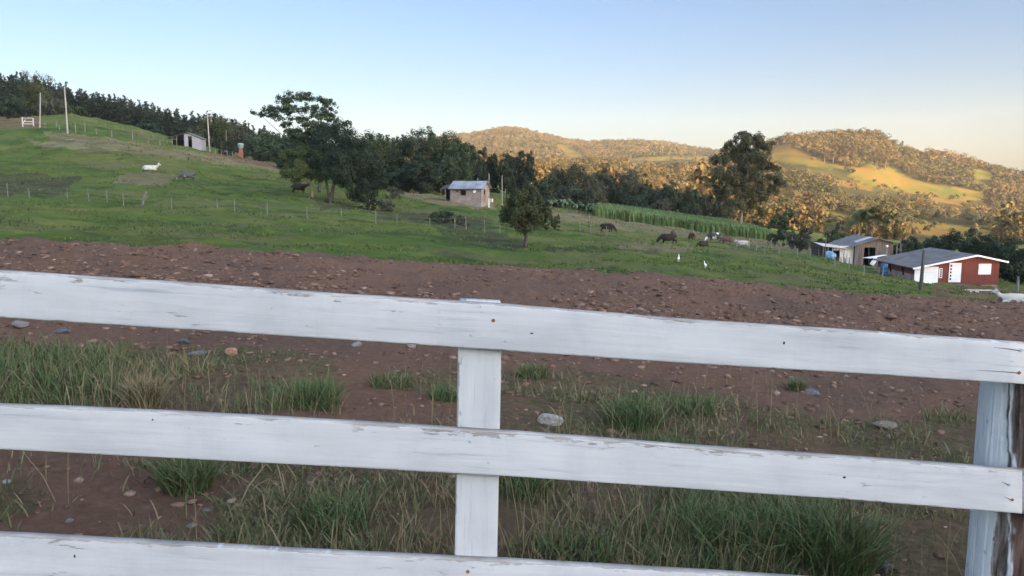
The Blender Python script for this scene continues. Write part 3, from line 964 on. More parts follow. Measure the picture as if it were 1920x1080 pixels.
# -- great tree beyond the cane field
b = on(1386, 172)
Y = 172
bl = []
for (u, v, ru, rv) in ((1398, 252, 14, 9), (1386, 262, 20, 10), (1412, 262, 18, 11), (1370, 274, 16, 10), (1398, 276, 24, 12), (1425, 276, 18, 11), (1440, 272, 16, 8), (1378, 292, 26, 12), (1415, 294, 26, 14),
                       (1350, 300, 20, 10), (1395, 312, 30, 15), (1436, 312, 20, 14), (1346, 322, 24, 11), (1372, 330, 26, 13), (1412, 334, 30, 15), (1446, 338, 20, 12), (1332, 342, 18, 9), (1362, 354, 26, 13), (1400, 358, 30, 14),
                       (1440, 360, 22, 12), (1345, 370, 22, 10), (1376, 380, 26, 12), (1412, 382, 24, 11), (1360, 396, 20, 10), (1340, 388, 14, 9)):
    x, z = rel(u, v, b, Y)
    bl.append((x, random.uniform(-3, 3), z, px(Y, ru) * 1.05, px(Y, ru) * 1.0, px(Y, rv) * 1.1))
lim = [(0.25 + 0.5 * random.random(), (q[0] * 0.9, q[1] * .9, q[2]), 0.16) for q in bl[::2]]
tree('tall_tree', b, crown_mesh('crown', bl, 60000, 0.26, 16, 0.34, hollow=0.3, droop=0.2), L_TALL, trunk_mb(px(Y, 160), 0.36, (0.9, 0), [l for l in lim if l[1][2] > 3]), bm_=PALEBARK,
     label='very tall broad tree with an airy crown rising behind the sugar cane field')

# -- bushy dark belt above the grey house
spec = [(700, 368, 255, 44, L_MID), (735, 372, 262, 46, L_MID), (770, 374, 258, 44, L_DARK), (800, 380, 250, 46, L_DARK), (835, 384, 258, 42, L_MID), (862, 386, 272, 40, L_MID), (715, 352, 300, 34, L_BLUE), (788, 372, 305, 38, L_BLUE), (832, 380, 312, 30, L_DARK), (752, 365, 318, 30, L_DARK), (688, 350, 262, 30, L_MID)]
kinds = ['tall bushy tree in the dark thicket left of the grey house', 'low dark bush at the foot of the thicket left of the grey house']
for i, (u, vb, vt, hw, lm) in enumerate(spec):
    Y = 146 + (i * 7) % 11 if i < 6 or i == 10 else 136 + (i * 5) % 7
    b = on(u, Y)
    ztop = float(W(u, vt, Y)[2])
    h = ztop - b.z
    w = px(Y, hw)
    tall = i < 6 or i == 10
    bl = scatter_blobs(11, w, w, 0.3, h, top=0.5, br=0.36) + [(w * random.uniform(-.7, .7), w * random.uniform(-.4, .4), h * random.uniform(.88, 1.02), w * .13, w * .13, h * .07) for _ in range(7 if tall else 0)]
    tree('thicket_tree' if tall else 'thicket_bush', b, crown_mesh('crown', bl, 15000, 0.21, 20, 0.36, hollow=.55), lm, trunk_mb(h * .7, 0.15, (0.2, 0)),
         label=kinds[0] if tall else kinds[1], cat='tree' if tall else 'bush', group='trees of the thicket left of the grey house' if tall else 'bushes of the thicket left of the grey house')
# -- dark pointed trees behind the grey house
for i, (u, vt, hw) in enumerate(((900, 285, 22), (925, 292, 20), (950, 290, 22), (975, 286, 20), (992, 296, 16), (912, 300, 18), (960, 302, 18), (880, 280, 18))):
    Y = 186 + (i * 5) % 9
    b = on(u, Y)
    h = float(W(u, vt, Y)[2]) - b.z
    w = px(Y, hw)
    tree('dark_grove_tree', b, crown_mesh('crown', scatter_blobs(9, w, w, 0.3, h, top=0.6, br=0.38), 8000, 0.25, 16, 0.34), L_BLUE, trunk_mb(h * .7, 0.16),
         label='dark blue green tree in the grove just behind the grey house', cat='tree', group='trees of the grove behind the grey house')
# -- round dark trees between grove and cane, and the dark row behind the cane
row = [(1020, 338, 26, 178), (1045, 318, 34, 186), (1078, 312, 36, 188), (1108, 328, 28, 186), (1060, 350, 34, 172), (1098, 358, 32, 170), (1030, 362, 26, 168), (1128, 322, 26, 200), (1150, 328, 28, 203), (1176, 322, 30, 200), (1205, 348, 26, 198),
       (1228, 352, 24, 202), (1252, 346, 26, 198), (1276, 362, 26, 202), (1300, 358, 24, 199), (1320, 366, 24, 203), (1345, 384, 24, 200), (1160, 352, 24, 192), (1190, 368, 22, 192), (1240, 376, 24, 192), (1290, 384, 24, 192)]
for i, (u, vt, hw, Y) in enumerate(row):
    b = on(u, Y)
    h = float(W(u, vt, Y)[2]) - b.z
    w = px(Y, hw)
    lm = (L_DARK, L_BLUE, L_DARK, L_GREY)[i % 4] if i != 9 else L_GREY
    first = i < 7
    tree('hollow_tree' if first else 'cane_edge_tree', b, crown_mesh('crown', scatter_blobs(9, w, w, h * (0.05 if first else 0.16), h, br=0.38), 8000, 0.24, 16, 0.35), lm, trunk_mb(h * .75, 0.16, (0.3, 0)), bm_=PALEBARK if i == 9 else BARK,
         label='round dark tree in the hollow between the grey house and the cane' if first else 'dark tree in the row along the far edge of the cane field', cat='tree',
         group='round trees in the hollow' if first else 'trees along the far edge of the cane field')
# -- banana like pale plants in front of them
L_BAN = leafmat('banana_leaves', [(0.030, 0.055, 0.028), (0.055, 0.092, 0.045), (0.11, 0.15, 0.085)])
def banana(h, seed):
    r = np.random.default_rng(seed)
    vs, fl, sz, ti = [], [], [], []
    for k in range(11):
        a = k * 2.4 + r.uniform(-.3, .3)
        L = h * r.uniform(.5, .75); w = h * 0.085
        up = r.uniform(.7, 1.25)
        dv = np.array([math.cos(a), math.sin(a)])
        pe = np.array([-dv[1], dv[0]])
        base = len(vs)
        for j in range(6):
            f = j / 5
            out = L * f * 0.75
            z = h * 0.5 + L * (up * f - 1.0 * f * f)
            ww = w * math.sin(PI * (0.08 + 0.9 * f)) ** .6
            for s_ in (-1, 0, 1):
                vs.append((dv[0] * out + pe[0] * ww * s_, dv[1] * out + pe[1] * ww * s_, z - abs(s_) * ww * .35))
        for j in range(5):
            for s_ in (0, 1):
                q = base + j * 3 + s_
                fl += [q, q + 1, q + 4, q + 3]; sz.append(4); ti.append(r.uniform(.2, 1))
    return mesh_np('crown', np.array(vs), fl, sz, tint=ti)
for i, (u, v, h) in enumerate(((1046, 395, 3.0), (1062, 398, 3.4), (1080, 401, 3.0), (1098, 403, 2.7), (1112, 404, 3.2), (1034, 392, 2.6))):
    Y = 158 - i % 3
    tree('banana_plant', on(u, Y), banana(h, i), L_BAN, trunk_mb(h * .55, 0.14), bm_=L_BAN if False else PALEBARK, label='pale green banana plant with arching leaves at the near end of the cane field', cat='plant', group='banana plants beside the cane field')
# -- shrubs in the pasture
def shrub(name, u, v, w_px, h_px, lm, label, n=1600, leaf=0.14, group=None, cat='shrub'):
    b = at(u, v)
    Y = b.y
    w, h = px(Y, w_px) / 2, px(Y, h_px)
    bl = scatter_blobs(6, w, w, 0.0, h, br=0.42)
    mb = MB()
    for k in range(4):
        a = k * 1.6 + u
        mb.tube([(0, 0, -.1), (math.cos(a) * w * .3, math.sin(a) * w * .3, h * .5), (math.cos(a) * w * .6, math.sin(a) * w * .6, h * .85)], [.035, .025, .008], 5)
    t = empty(name, b, 0, label, cat, group)
    link('crown', crown_mesh('crown', bl, n, leaf, 10, 0.36), lm, t)
    mb.build('stem', BARK, t, True)
    return t
shrub('shrub', 690, 392, 60, 42, L_BLUE, 'ragged dark shrub at the right foot of the forked pasture tree', 2600, 0.16)
shrub('shrub', 738, 374, 46, 22, L_GREY, 'greyish scrub patch on the dry bank above the pasture')
shrub('shrub', 830, 420, 56, 24, L_DARK, 'low dark scrub on the wire fence left of the lone tree')
shrub('shrub', 862, 422, 34, 16, L_GREY, 'small grey green scrub on the wire fence, right of a darker one')
shrub('shrub', 1040, 432, 26, 26, L_OLIVE, 'small brownish bush just right of the lone tree')
shrub('shrub', 1128, 398, 22, 22, L_YEL, 'light green bush at the left end of the cane field')
shrub('shrub', 725, 396, 40, 18, L_GREY, 'faint grey brush on the wire fence right of the dark tree')
t = shrub('bush', 1466, 462, 62, 58, L_MID, 'rounded bright green bush at the right end of the cane field', 5200, 0.24, cat='bush')
t = shrub('bush', 1500, 470, 70, 40, L_GREY, 'greyish thicket behind the stock pen', 3600, 0.24, cat='bush')
shrub('bush', 1560, 470, 60, 44, L_DARK, 'dark hedge bush behind the left end of the barn', 3000, 0.24, cat='bush')
shrub('bush', 502, 304, 40, 34, L_MID, 'green bush on the ridge left of the spreading tree', 2600, 0.24, cat='bush')
shrub('bush', 475, 300, 40, 24, L_DARK, 'dark bush beside the red water stand', 2400, 0.24, cat='bush')
shrub('bush', 425, 292, 34, 24, L_BLUE, 'dark bush right of the grey shed and its pole', 2200, 0.24, cat='bush')
shrub('bush', 545, 320, 60, 34, L_DARK, 'dark bush behind the low yellow green tree', 2600, 0.24, cat='bush')
for i, (u, vt, hw, Y, lm) in enumerate(((1700, 452, 34, 118, L_BLUE), (1740, 446, 30, 125, L_DARK), (1775, 442, 34, 108, L_BLUE), (1815, 436, 36, 106, L_DARK), (1850, 450, 34, 104, L_BLUE), (1890, 455, 38, 102, L_DARK), (1925, 470, 40, 98, L_BLUE),
                                       (1900, 496, 30, 93, L_BLUE), (1940, 500, 30, 92, L_DARK), (1960, 460, 40, 106, L_BLUE), (1668, 462, 26, 122, L_DARK), (2010, 470, 44, 104, L_DARK))):
    b = on(u, Y)
    h = float(W(u, vt, Y)[2]) - b.z
    w = px(Y, hw)
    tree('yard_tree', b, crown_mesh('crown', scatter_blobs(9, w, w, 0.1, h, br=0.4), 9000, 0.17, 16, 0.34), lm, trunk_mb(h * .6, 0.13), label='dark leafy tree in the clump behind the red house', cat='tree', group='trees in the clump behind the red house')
# -- palm clump behind the barn
L_PALM = leafmat('palm_fronds', [(0.022, 0.045, 0.018), (0.045, 0.080, 0.028), (0.075, 0.11, 0.04)])
def palm_crown(seed, R):
    r = np.random.default_rng(seed)
    P, fl, sz, ti = [], [], [], []
    for k in range(20):
        a = k * 2.4 + r.uniform(-.2, .2)
        up = r.uniform(-.1, 1.1)
        dv = np.array([math.cos(a), math.sin(a), 0])
        tt = r.uniform(.2, 1)
        for j in range(13):
            f = (j + 1) / 13
            c = dv * R * f * (0.85 - .2 * up) + np.array([0, 0, R * (up * f - 0.85 * f * f)])
            for s_ in (-1, 1):
                pe = np.array([-dv[1], dv[0], -0.5]) * s_
                tip = c + pe * R * 0.42 * math.sin(PI * min(.97, .15 + f * .8)) + dv * R * .1
                q = len(P)
                P += [c - dv * R * .03, c + dv * R * .035, tip]
                fl += [q, q + 1, q + 2]; sz.append(3); ti.append(min(1, max(0, tt + r.normal() * .15)))
    return mesh_np('crown', np.array(P), fl, sz, tint=ti)
for i, (u, vt, Y, R) in enumerate(((1608, 400, 140, 2.1), (1622, 392, 143, 2.4), (1600, 412, 146, 1.9), (1634, 402, 141, 2.0))):
    b = on(u, Y)
    h = float(W(u, vt, Y)[2]) - b.z
    t = empty('palm_tree', b, i, 'green palm with a bare grey trunk in the clump behind the barn', 'palm', 'palms in the clump behind the barn')
    c = link('crown', palm_crown(i, R), L_PALM, t)
    c.location = (0, 0, h - R * .25)
    trunk_mb(h, 0.15).build('trunk', PALEBARK, t, True)
# -- plantation on the left ridge
PM = []
for k in range(5):
    h = 12.0
    bl = []
    for j in range(13):
        f = j / 12
        q = 1.75 * (1 - f) ** 0.6 + 0.22
        a = j * 2.4
        bl.append((q * .35 * math.cos(a), q * .35 * math.sin(a), 1.6 + (h - 1.6) * f, q * .8, q * .8, 0.85))
    bl += [(rng.uniform(-.35, .35), rng.uniform(-.35, .35), h * rng.uniform(.94, 1.06), .22, .22, .4) for _ in range(4)]
    PM.append((crown_mesh('crown', bl, 4200, 0.25, 12, 0.42, hollow=.3), trunk_mb(h * .93, 0.13)))
PT = []
for k, (cm, tm) in enumerate(PM):
    t = empty('plantation_tree', (0, 0, 0), 0, 'slender dark plantation tree in the long row along the left skyline', 'tree', 'plantation trees along the left skyline')
    link('crown', cm, L_PLANT, t)
    tm.build('trunk', BARK, t, True)
    PT.append(t)
tops = [(-60, 128), (0, 140), (40, 140), (120, 160), (180, 176), (240, 186), (300, 200), (350, 212), (400, 220), (440, 228), (480, 238), (530, 250), (580, 256)]
used = [False] * 5
k = 0
for rowi, Y in enumerate((214, 228, 243, 258)):
    for u in np.arange(-40 + rowi * 4, 590, 12.5 if rowi < 2 else 14):
        uu = u + random.uniform(-4, 4)
        if rowi == 0 and 60 < uu < 110: continue
        YY_ = Y + random.uniform(-4, 4)
        b = on(uu, YY_)
        vt = np.interp(uu, [p[0] for p in tops], [p[1] for p in tops]) + random.uniform(-5, 9) + (0 if rowi > 1 else 6)
        h = float(W(uu, vt, YY_)[2]) - b.z
        if h < 3: continue
        i = k % 5
        t = PT[i] if not used[i] else copy_tree(PT[i])
        used[i] = True
        t.location = b
        s = h / 12.0
        wd = random.uniform(1.0, 1.5) * (0.75 + .25 * s)
        t.scale = (wd, wd, s)
        t.rotation_euler = (0, 0, random.uniform(0, 6))
        k += 1
# rounded trees in front of the plantation
for i, (u, vt, hw, Y, lm, lb) in enumerate(((72, 142, 40, 204, L_OLIVE, 'big rounded olive tree on the left skyline behind the power poles'), (20, 178, 34, 190, L_DARK, 'dark tree at the far left above the white gate'), (100, 190, 34, 192, L_GREY, 'grey green tree between the two nearer power poles on the left'),
                                   (402, 222, 44, 184, L_OLIVE, 'rounded olive tree right behind the grey shed'), (362, 238, 18, 184, L_GREY, 'small pale tree over the roof of the grey shed'), (452, 240, 34, 188, L_GREY, 'grey green tree behind the red water stand'), (505, 252, 36, 184, L_MID, 'green tree on the ridge left of the spreading tree'), (548, 262, 36, 150, L_DARK, 'dark tree under the left arm of the spreading tree'),
                                   (655, 262, 34, 150, L_DARK, 'dark tree behind the forked pasture tree, right side'), (135, 205, 26, 196, L_MID, 'low green tree right behind the tallest power pole on the left'), (280, 232, 30, 200, L_DARK, 'dark low tree at the foot of the plantation'), (-30, 200, 30, 180, L_MID, 'green tree at the left picture edge'))):
    b = on(u, Y)
    h = max(2.0, float(W(u, vt, Y)[2]) - b.z)
    w = px(Y, hw)
    tree('ridge_tree', b, crown_mesh('crown', scatter_blobs(10, w, w, 0.1, h, br=0.38), 9000, 0.25, 18, 0.35), lm, trunk_mb(h * .6, 0.16), label=lb)

# -- sugar cane
pts = []
CANE = [(1112, 407), (1180, 417), (1250, 428), (1350, 440), (1440, 453), (1440, 436), (1380, 428), (1300, 417), (1200, 403), (1128, 396)]
r = np.random.default_rng(3)
N = 60000
tt = r.uniform(0.06, 0.34, N); yy_ = np.sqrt(r.uniform(146 ** 2, 192 ** 2, N))
xx_ = tt * yy_
zz_ = ground(xx_, yy_)
uu, vv = proj(xx_, yy_, zz_)
front = np.interp(uu, [1100, 1130, 1250, 1350, 1440], [405, 409, 427, 439, 452])
back = front - np.interp(uu, [1100, 1130, 1300, 1400, 1440], [8, 13, 17, 13, 4])
ok = (uu > 1112) & (uu < 1442) & (vv < front) & (vv > back)
xx_, yy_, zz_ = xx_[ok], yy_[ok], zz_[ok]
n = len(xx_)
H = r.uniform(1.5, 2.3, n)
a = r.uniform(0, 2 * PI, n)
w_ = r.uniform(.035, .075, n)
ln = r.uniform(.1, .9, n)
dx, dy = np.cos(a), np.sin(a)
P0 = np.stack([xx_, yy_, zz_ - .1], 1)
D = np.stack([dx, dy, 0 * dx], 1); E_ = np.stack([-dy, dx, 0 * dx], 1) * w_[:, None]
up = np.array([0, 0, 1.0])
m1 = P0 + up * (H * .6)[:, None] + D * (ln * .15)[:, None]
m2 = P0 + up * H[:, None] + D * (ln * .5)[:, None]
m3 = P0 + up * (H * .86)[:, None] + D * (ln * 1.1)[:, None]
vv_ = np.stack([P0 - E_, P0 + E_, m1 - E_, m1 + E_, m2 - E_ * .9, m2 + E_ * .9, m3], 1).reshape(-1, 3)
i0 = np.arange(n)[:, None] * 7
fq = np.concatenate([i0 + np.array([0, 1, 3, 2]), i0 + np.array([2, 3, 5, 4]), i0 + np.array([4, 5, 6])], 1).reshape(-1)
szs = np.tile([4, 4, 3], n)
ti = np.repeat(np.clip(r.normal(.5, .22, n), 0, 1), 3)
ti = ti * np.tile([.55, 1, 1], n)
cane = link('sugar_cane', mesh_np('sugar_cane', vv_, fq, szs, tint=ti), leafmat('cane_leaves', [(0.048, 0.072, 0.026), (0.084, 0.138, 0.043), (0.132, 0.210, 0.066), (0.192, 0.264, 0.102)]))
tag(cane, 'bright green field of tall sugar cane', 'sugar cane', kind='stuff')

# -- woodland on the sunlit slopes
def wood_points(u0, u1, y0, y1, per, seed, test):
    r = np.random.default_rng(seed)
    t0, t1 = (u0 - 960) / F, (u1 - 960) / F
    area = (t1 - t0) * (y1 ** 2 - y0 ** 2) / 2
    n = int(area / per * 1.0)
    t = r.uniform(t0, t1, n); y = np.sqrt(r.uniform(y0 ** 2, y1 ** 2, n))
    x = t * y
    z = hill_z(x, y)
    u, v = proj(x, y, z)
    ok = test(u, v, y, r)
    return x[ok], y[ok], z[ok], u[ok], v[ok]
def nofield(u, v, y, r):
    inf = np.zeros(u.shape, bool)
    for p in FIELDS:
        inf |= in_poly(u, v, p)
    out = ~inf
    for fr in (3.0, 6.5, 9.5):                     # nor trees that would stand in front of a clearing
        vt = v - fr * F / y
        for p in FIELDS:
            out &= ~in_poly(u, vt, p)
    return out | (r.random(u.shape) < 0.03)
def near_test(u, v, y, r):
    ok = nofield(u, v, y, r)
    ok &= ~((u > 1395) & (y > 935))
    ok &= ~((y > 300) & (y < 318) & (u < 1000))
    ok &= ~((u < 1400) & (y > 860))
    return ok
def far_trees(x, y, z, quads, leaf, wid, seed, name, label):
    r = np.random.default_rng(seed)
    n = len(x)
    s = wid * np.exp(r.normal(0, .36, n)) * (0.9 + 0.8 * fbm(x, y, 45, 91, 2))
    hh = np.minimum(s, wid * 1.5) * r.uniform(.55, 1.0, n)
    base = r.normal(.46, .20, n) + fbm(x, y, 70, 95, 3) * .8
    d = r.normal(size=(n, quads, 3)); d[:, :, 2] = np.abs(d[:, :, 2]) * 1.0 - 0.25
    d /= np.linalg.norm(d, axis=2, keepdims=True)
    # lumps
    lump = r.normal(size=(n, 5, 3)); lump /= np.linalg.norm(lump, axis=2, keepdims=True)
    k = np.einsum('nqc,nlc->nql', d, lump).max(2)
    rad = (0.62 + 0.42 * np.clip(k, 0, 1) ** 3)[:, :, None] * r.uniform(.8, 1.08, (n, quads, 1))
    P = d * rad * np.stack([s * .5, s * .5, hh * .5], 1)[:, None, :]
    P[:, :, 2] += (hh * .62)[:, None]
    P += np.stack([x, y, z], 1)[:, None, :]
    N_ = d + r.normal(size=d.shape) * .14
    ti = np.clip(base[:, None] + r.normal(size=(n, quads)) * .06, 0, 1)
    v, kk = quads_from(P.reshape(-1, 3), N_.reshape(-1, 3), (leaf * r.uniform(.7, 1.3, n * quads)), 1.0, r)
    o = link(name, mesh_np(name, v, np.arange(len(v)), np.full(n * quads, kk), tint=ti.reshape(-1)), L_FAR)
    return tag(o, label, 'woodland', kind='stuff')
x, y, z, u, v = wood_points(860, 2150, 292, 960, 21, 21, near_test)
order = np.argsort(y)
IND = []
# the nearest trees one by one
vis = order[(u[order] > 1000) & (u[order] < 1930)][:260]
mask = np.ones(len(x), bool); mask[vis] = False
FT = []
for kx in range(6):
    bl = scatter_blobs(7, 3.6, 3.6, 0.6, 7.0, br=0.42)
    cm = crown_mesh('valley_tree', bl, 520, 0.95, 9, 0.36)
    FT.append(cm)
    cm.materials.append(leafmat('valley_leaves', [(0.034, 0.038, 0.013), (0.064, 0.061, 0.018), (0.098, 0.079, 0.022), (0.116, 0.075, 0.028), (0.150, 0.112, 0.041)], objvar=0.6))
for c_, i in enumerate(vis):
    o = bpy.data.objects.new('valley_tree', FT[c_ % 6])
    COL.objects.link(o)
    o.location = (x[i], y[i], z[i] - .2)
    s = math.exp(random.gauss(-.30, .30))
    o.scale = (s, s, s * random.uniform(.85, 1.25))
    o.rotation_euler = (0, 0, random.uniform(0, 6.28))
    tag(o, 'golden sunlit tree on the near edge of the woodland across the valley', 'tree', 'sunlit trees on the near edge of the woodland')
x, y, z = x[mask], y[mask], z[mask]
mid_ = y < 560
far_trees(x[mid_], y[mid_], z[mid_], 100, 0.95, 6.4, 31, 'woodland', 'sunlit golden woodland filling the valley and lower slopes')
far_trees(x[~mid_], y[~mid_], z[~mid_], 50, 1.25, 6.8, 32, 'woodland', 'sunlit woodland covering the upper slopes of the right hill')
def far_test(u, v, y, r):
    return nofield(u, v, y, r)
x, y, z, u, v = wood_points(680, 1480, 1150, 1850, 52, 22, far_test)
far_trees(x, y, z, 30, 1.9, 7.2, 33, 'woodland', 'hazy brownish woodland covering the distant middle hill')
# tall single trees on the right hill
TE = []
for kx in range(3):
    bl = [(rng.uniform(-1.6, 1.6), rng.uniform(-1.6, 1.6), zz, rng.uniform(1.3, 2.2), rng.uniform(1.3, 2.2), rng.uniform(1.2, 2.0)) for zz in np.linspace(6, 15.5, 9)]
    TE.append((crown_mesh('crown', bl, 700, 0.95, 9, 0.36), trunk_mb(14, .28, (0.3, 0))))
L_RUS = leafmat('russet_leaves', [(0.056, 0.045, 0.022), (0.094, 0.069, 0.034), (0.135, 0.101, 0.053)], objvar=0.4)
first = {}
for i, (u, v, h) in enumerate(((1546, 304, 1.05), (1562, 306, 1.15), (1580, 304, 1.2), (1598, 308, 1.25), (1572, 300, 1.0), (1640, 320, 1.15), (1652, 324, 1.0), (1660, 318, 1.1), (1855, 400, 1.1), (1872, 395, 1.25), (1890, 402, 1.0), (1848, 392, .9), (1770, 292, .8), (1785, 296, .9), (1796, 298, .75), (1905, 408, 1.1), (1690, 284, .7), (1512, 425, .9), (1520, 430, .75))):
    b = at(u, v, ymin=292)
    kx = i % 3
    if kx not in first:
        t = empty('tall_hill_tree', b, 0)
        link('crown', TE[kx][0], L_RUS, t)
        TE[kx][1].build('trunk', PALEBARK, t, True)
        first[kx] = t
    else:
        t = copy_tree(first[kx])
        t.location = b
    t.rotation_euler = (0, 0, i * 1.3)
    t.scale = (h, h, h)
    tag(t, 'tall russet tree with a pale trunk standing above the woodland of the right hill', 'tree', 'tall single trees on the right hill')
# ------------------------------------------------------------------ houses and sheds
WHITE = mottled('white_paint', [(0.62, 0.64, 0.67), (0.78, 0.79, 0.80)], 1.2, 0.5, 0.1, 0.005)
REDW = mottled('red_brown_boards', [(0.095, 0.020, 0.015), (0.15, 0.033, 0.024)], 2.0, 0.6, 0.3, 0.01, stretch=(6, 6, 0.4))
BRICK = mottled('pinkish_plaster', [(0.20, 0.145, 0.13), (0.31, 0.235, 0.215), (0.36, 0.30, 0.28)], 1.4, 0.9, 0.4, 0.02)
GREYW = mottled('grey_brown_wall', [(0.125, 0.112, 0.10), (0.19, 0.172, 0.158), (0.25, 0.23, 0.215)], 1.1, 0.9, 0.4, 0.02)
ROOFG = mottled('grey_fibre_cement', [(0.075, 0.078, 0.085), (0.115, 0.12, 0.13), (0.16, 0.165, 0.175)], 0.9, 0.75, 0.3, 0.02, stretch=(1, 1, 1))
TIN = mottled('grey_tin_roof', [(0.14, 0.155, 0.18), (0.27, 0.295, 0.33), (0.36, 0.39, 0.43)], 0.7, 0.42, 0.2, 0.01, metallic=0.25)
OLDTIN = mottled('pale_rusty_tin', [(0.28, 0.27, 0.26), (0.45, 0.44, 0.43), (0.30, 0.24, 0.20)], 0.8, 0.6, 0.2, 0.01)
WOODG = mottled('weathered_grey_boards', [(0.045, 0.038, 0.034), (0.105, 0.088, 0.08), (0.18, 0.16, 0.15)], 1.2, 0.9, 0.5, 0.02, stretch=(7, 7, 0.35))
WOODW = mottled('peeling_white_boards', [(0.18, 0.165, 0.155), (0.45, 0.44, 0.42), (0.62, 0.61, 0.60)], 1.0, 0.85, 0.4, 0.02, stretch=(6, 6, 0.5))
INSIDE = mottled('dark_interior', [(0.012, 0.011, 0.010), (0.03, 0.027, 0.025)], 1.0, 0.95, 0)
GLASS = mottled('dark_glass', [(0.010, 0.012, 0.015), (0.02, 0.023, 0.027)], 1.0, 0.15, 0, spec=0.5)
BLUE = mottled('blue_plastic', [(0.02, 0.06, 0.14), (0.04, 0.10, 0.21)], 2.0, 0.45, 0.1)
TARP = mottled('blue_tarpaulin', [(0.04, 0.12, 0.25), (0.12, 0.25, 0.42), (0.35, 0.45, 0.55)], 1.6, 0.5, 0.5, 0.05)
STONE = mottled('foundation_stone', [(0.10, 0.075, 0.06), (0.20, 0.16, 0.135), (0.28, 0.24, 0.21)], 2.2, 0.95, 0.6, 0.05)
POST = mottled('weathered_post_wood', [(0.075, 0.07, 0.058), (0.155, 0.148, 0.128), (0.25, 0.24, 0.215)], 4, 0.9, 0.3, 0.01, stretch=(3, 3, 0.5))
DPOST = mottled('dark_post_wood', [(0.035, 0.034, 0.034), (0.08, 0.078, 0.076)], 4, 0.9, 0.3, 0.01, stretch=(3, 3, 0.5))
CONC = mottled('pale_pole_concrete', [(0.22, 0.215, 0.195), (0.32, 0.31, 0.285)], 2, 0.85, 0.2, 0.01)
WIRE = mottled('grey_wire', [(0.08, 0.08, 0.08), (0.16, 0.16, 0.16)], 5, 0.6, 0)

def wall_x(mb, x0, x1, y, th, z0, z1, holes=()):
    """wall in the xz plane (front at y), holes: (x0,x1,z0,z1)"""
    xs = sorted({x0, x1, *[h[0] for h in holes], *[h[1] for h in holes]})
    zs = sorted({z0, z1, *[h[2] for h in holes], *[h[3] for h in holes]})
    for a, b_ in zip(xs, xs[1:]):
        for c_, d_ in zip(zs, zs[1:]):
            mx, mz = (a + b_) / 2, (c_ + d_) / 2
            if any(h[0] < mx < h[1] and h[2] < mz < h[3] for h in holes):
                continue
            mb.span(a, b_, y, y + th, c_, d_)
def wall_y(mb, y0, y1, x, th, z0, z1, holes=()):
    ys = sorted({y0, y1, *[h[0] for h in holes], *[h[1] for h in holes]})
    zs = sorted({z0, z1, *[h[2] for h in holes], *[h[3] for h in holes]})
    for a, b_ in zip(ys, ys[1:]):
        for c_, d_ in zip(zs, zs[1:]):
            my, mz = (a + b_) / 2, (c_ + d_) / 2
            if any(h[0] < my < h[1] and h[2] < mz < h[3] for h in holes):
                continue
            mb.span(x, x + th, a, b_, c_, d_)

# -- red house
Y0 = 85.0
pA = [float(q) for q in W(1713, 534, Y0)]
pC = [float(q) for q in W(1871, 534, Y0)]
Wd, Ln = pC[0] - pA[0], 8.6
def hx(u): return float(W(u, 510, Y0)[0]) - pA[0]
def hz_(v): return float(W(1790, v, Y0)[2]) - pA[2]
h = empty('red_house', (pA[0], Y0, pA[2]), 0, 'red brown wooden house with white door, white shutter and grey gabled roof', 'house')
EL, RG, ER, XR = hz_(502), hz_(479), hz_(489), hx(1825)
mb = MB()
mb.prism([(0, 0), (Wd, 0), (Wd, ER), (XR, RG), (0, EL)], 'Y', 0.0, 0.14)
wall_y(mb, 0.14, Ln, Wd - 0.14, 0.14, 0, ER)
mb.build('front_wall', REDW, h)
mb = MB()
wall_y(mb, 0.14, Ln, 0.0, 0.14, 0, EL * 0.64, [(2.2, 2.8, 0.75, 1.3), (5.2, 5.7, 0.8, 1.3)])
sw = mb.build('side_wall', BRICK, h); sw['label'] = 'pinkish lower side wall'
mb = MB()
wall_y(mb, 0.14, Ln, -0.012, 0.15, EL * 0.64, EL + .12, [(2.2, 2.8, EL * .6, EL * .85), (5.2, 5.7, EL * .6, EL * .85)])
mb.build('side_boarding', REDW, h)
mb = MB(); mb.prism([(0.2, 0), (Wd - .2, 0), (Wd - .2, ER), (XR, RG - .1), (0.2, EL)], 'Y', Ln - 0.14, Ln); mb.build('back_wall', REDW, h)
for y0_ in (2.2, 5.2):
    mb = MB(); mb.span(0.06, 0.10, y0_, y0_ + .55, 0.75, EL * .85); mb.build('window', GLASS, h)
mb = MB()
ov, oe = 0.55, 0.45
def roof_z(x):
    return EL + (RG - EL) * x / XR if x < XR else RG + (ER - RG) * (x - XR) / (Wd - XR)
mb.slab([(-oe, -ov, roof_z(-oe) + .12), (XR, -ov, RG + .12), (XR, Ln + ov, RG + .12), (-oe, Ln + ov, roof_z(-oe) + .12)], 0.07)
mb.slab([(XR + .003, -ov, RG + .12), (Wd + oe * 1.4, -ov, roof_z(Wd + oe * 1.4) + .12), (Wd + oe * 1.4, Ln + ov, roof_z(Wd + oe * 1.4) + .12), (XR + .003, Ln + ov, RG + .12)], 0.07)
rf = mb.build('roof', ROOFG, h)
mb = MB()
for (xa, xb) in ((-oe, XR), (XR, Wd + oe * 1.4)):
    za, zb = roof_z(xa) + .135, roof_z(xb) + .135
    mb.prism([(xa, za), (xb, zb), (xb, zb - .19), (xa, za - .19)], 'Y', -ov - .04, -ov - .004)
mb.build('bargeboard', WHITE, rf)
mb = MB()
for k in range(22):          # corrugation ribs of the sheets
    yk = -ov + 0.25 + k * (Ln + 2 * ov - .4) / 21
    mb.slab([(-oe, yk, roof_z(-oe) + .15), (XR, yk, RG + .15), (XR, yk + .07, RG + .15), (-oe, yk + .07, roof_z(-oe) + .15)], 0.028)
mb.build('roof_rib', ROOFG, rf)
gx0, gx1 = hx(1714.5), hx(1759)
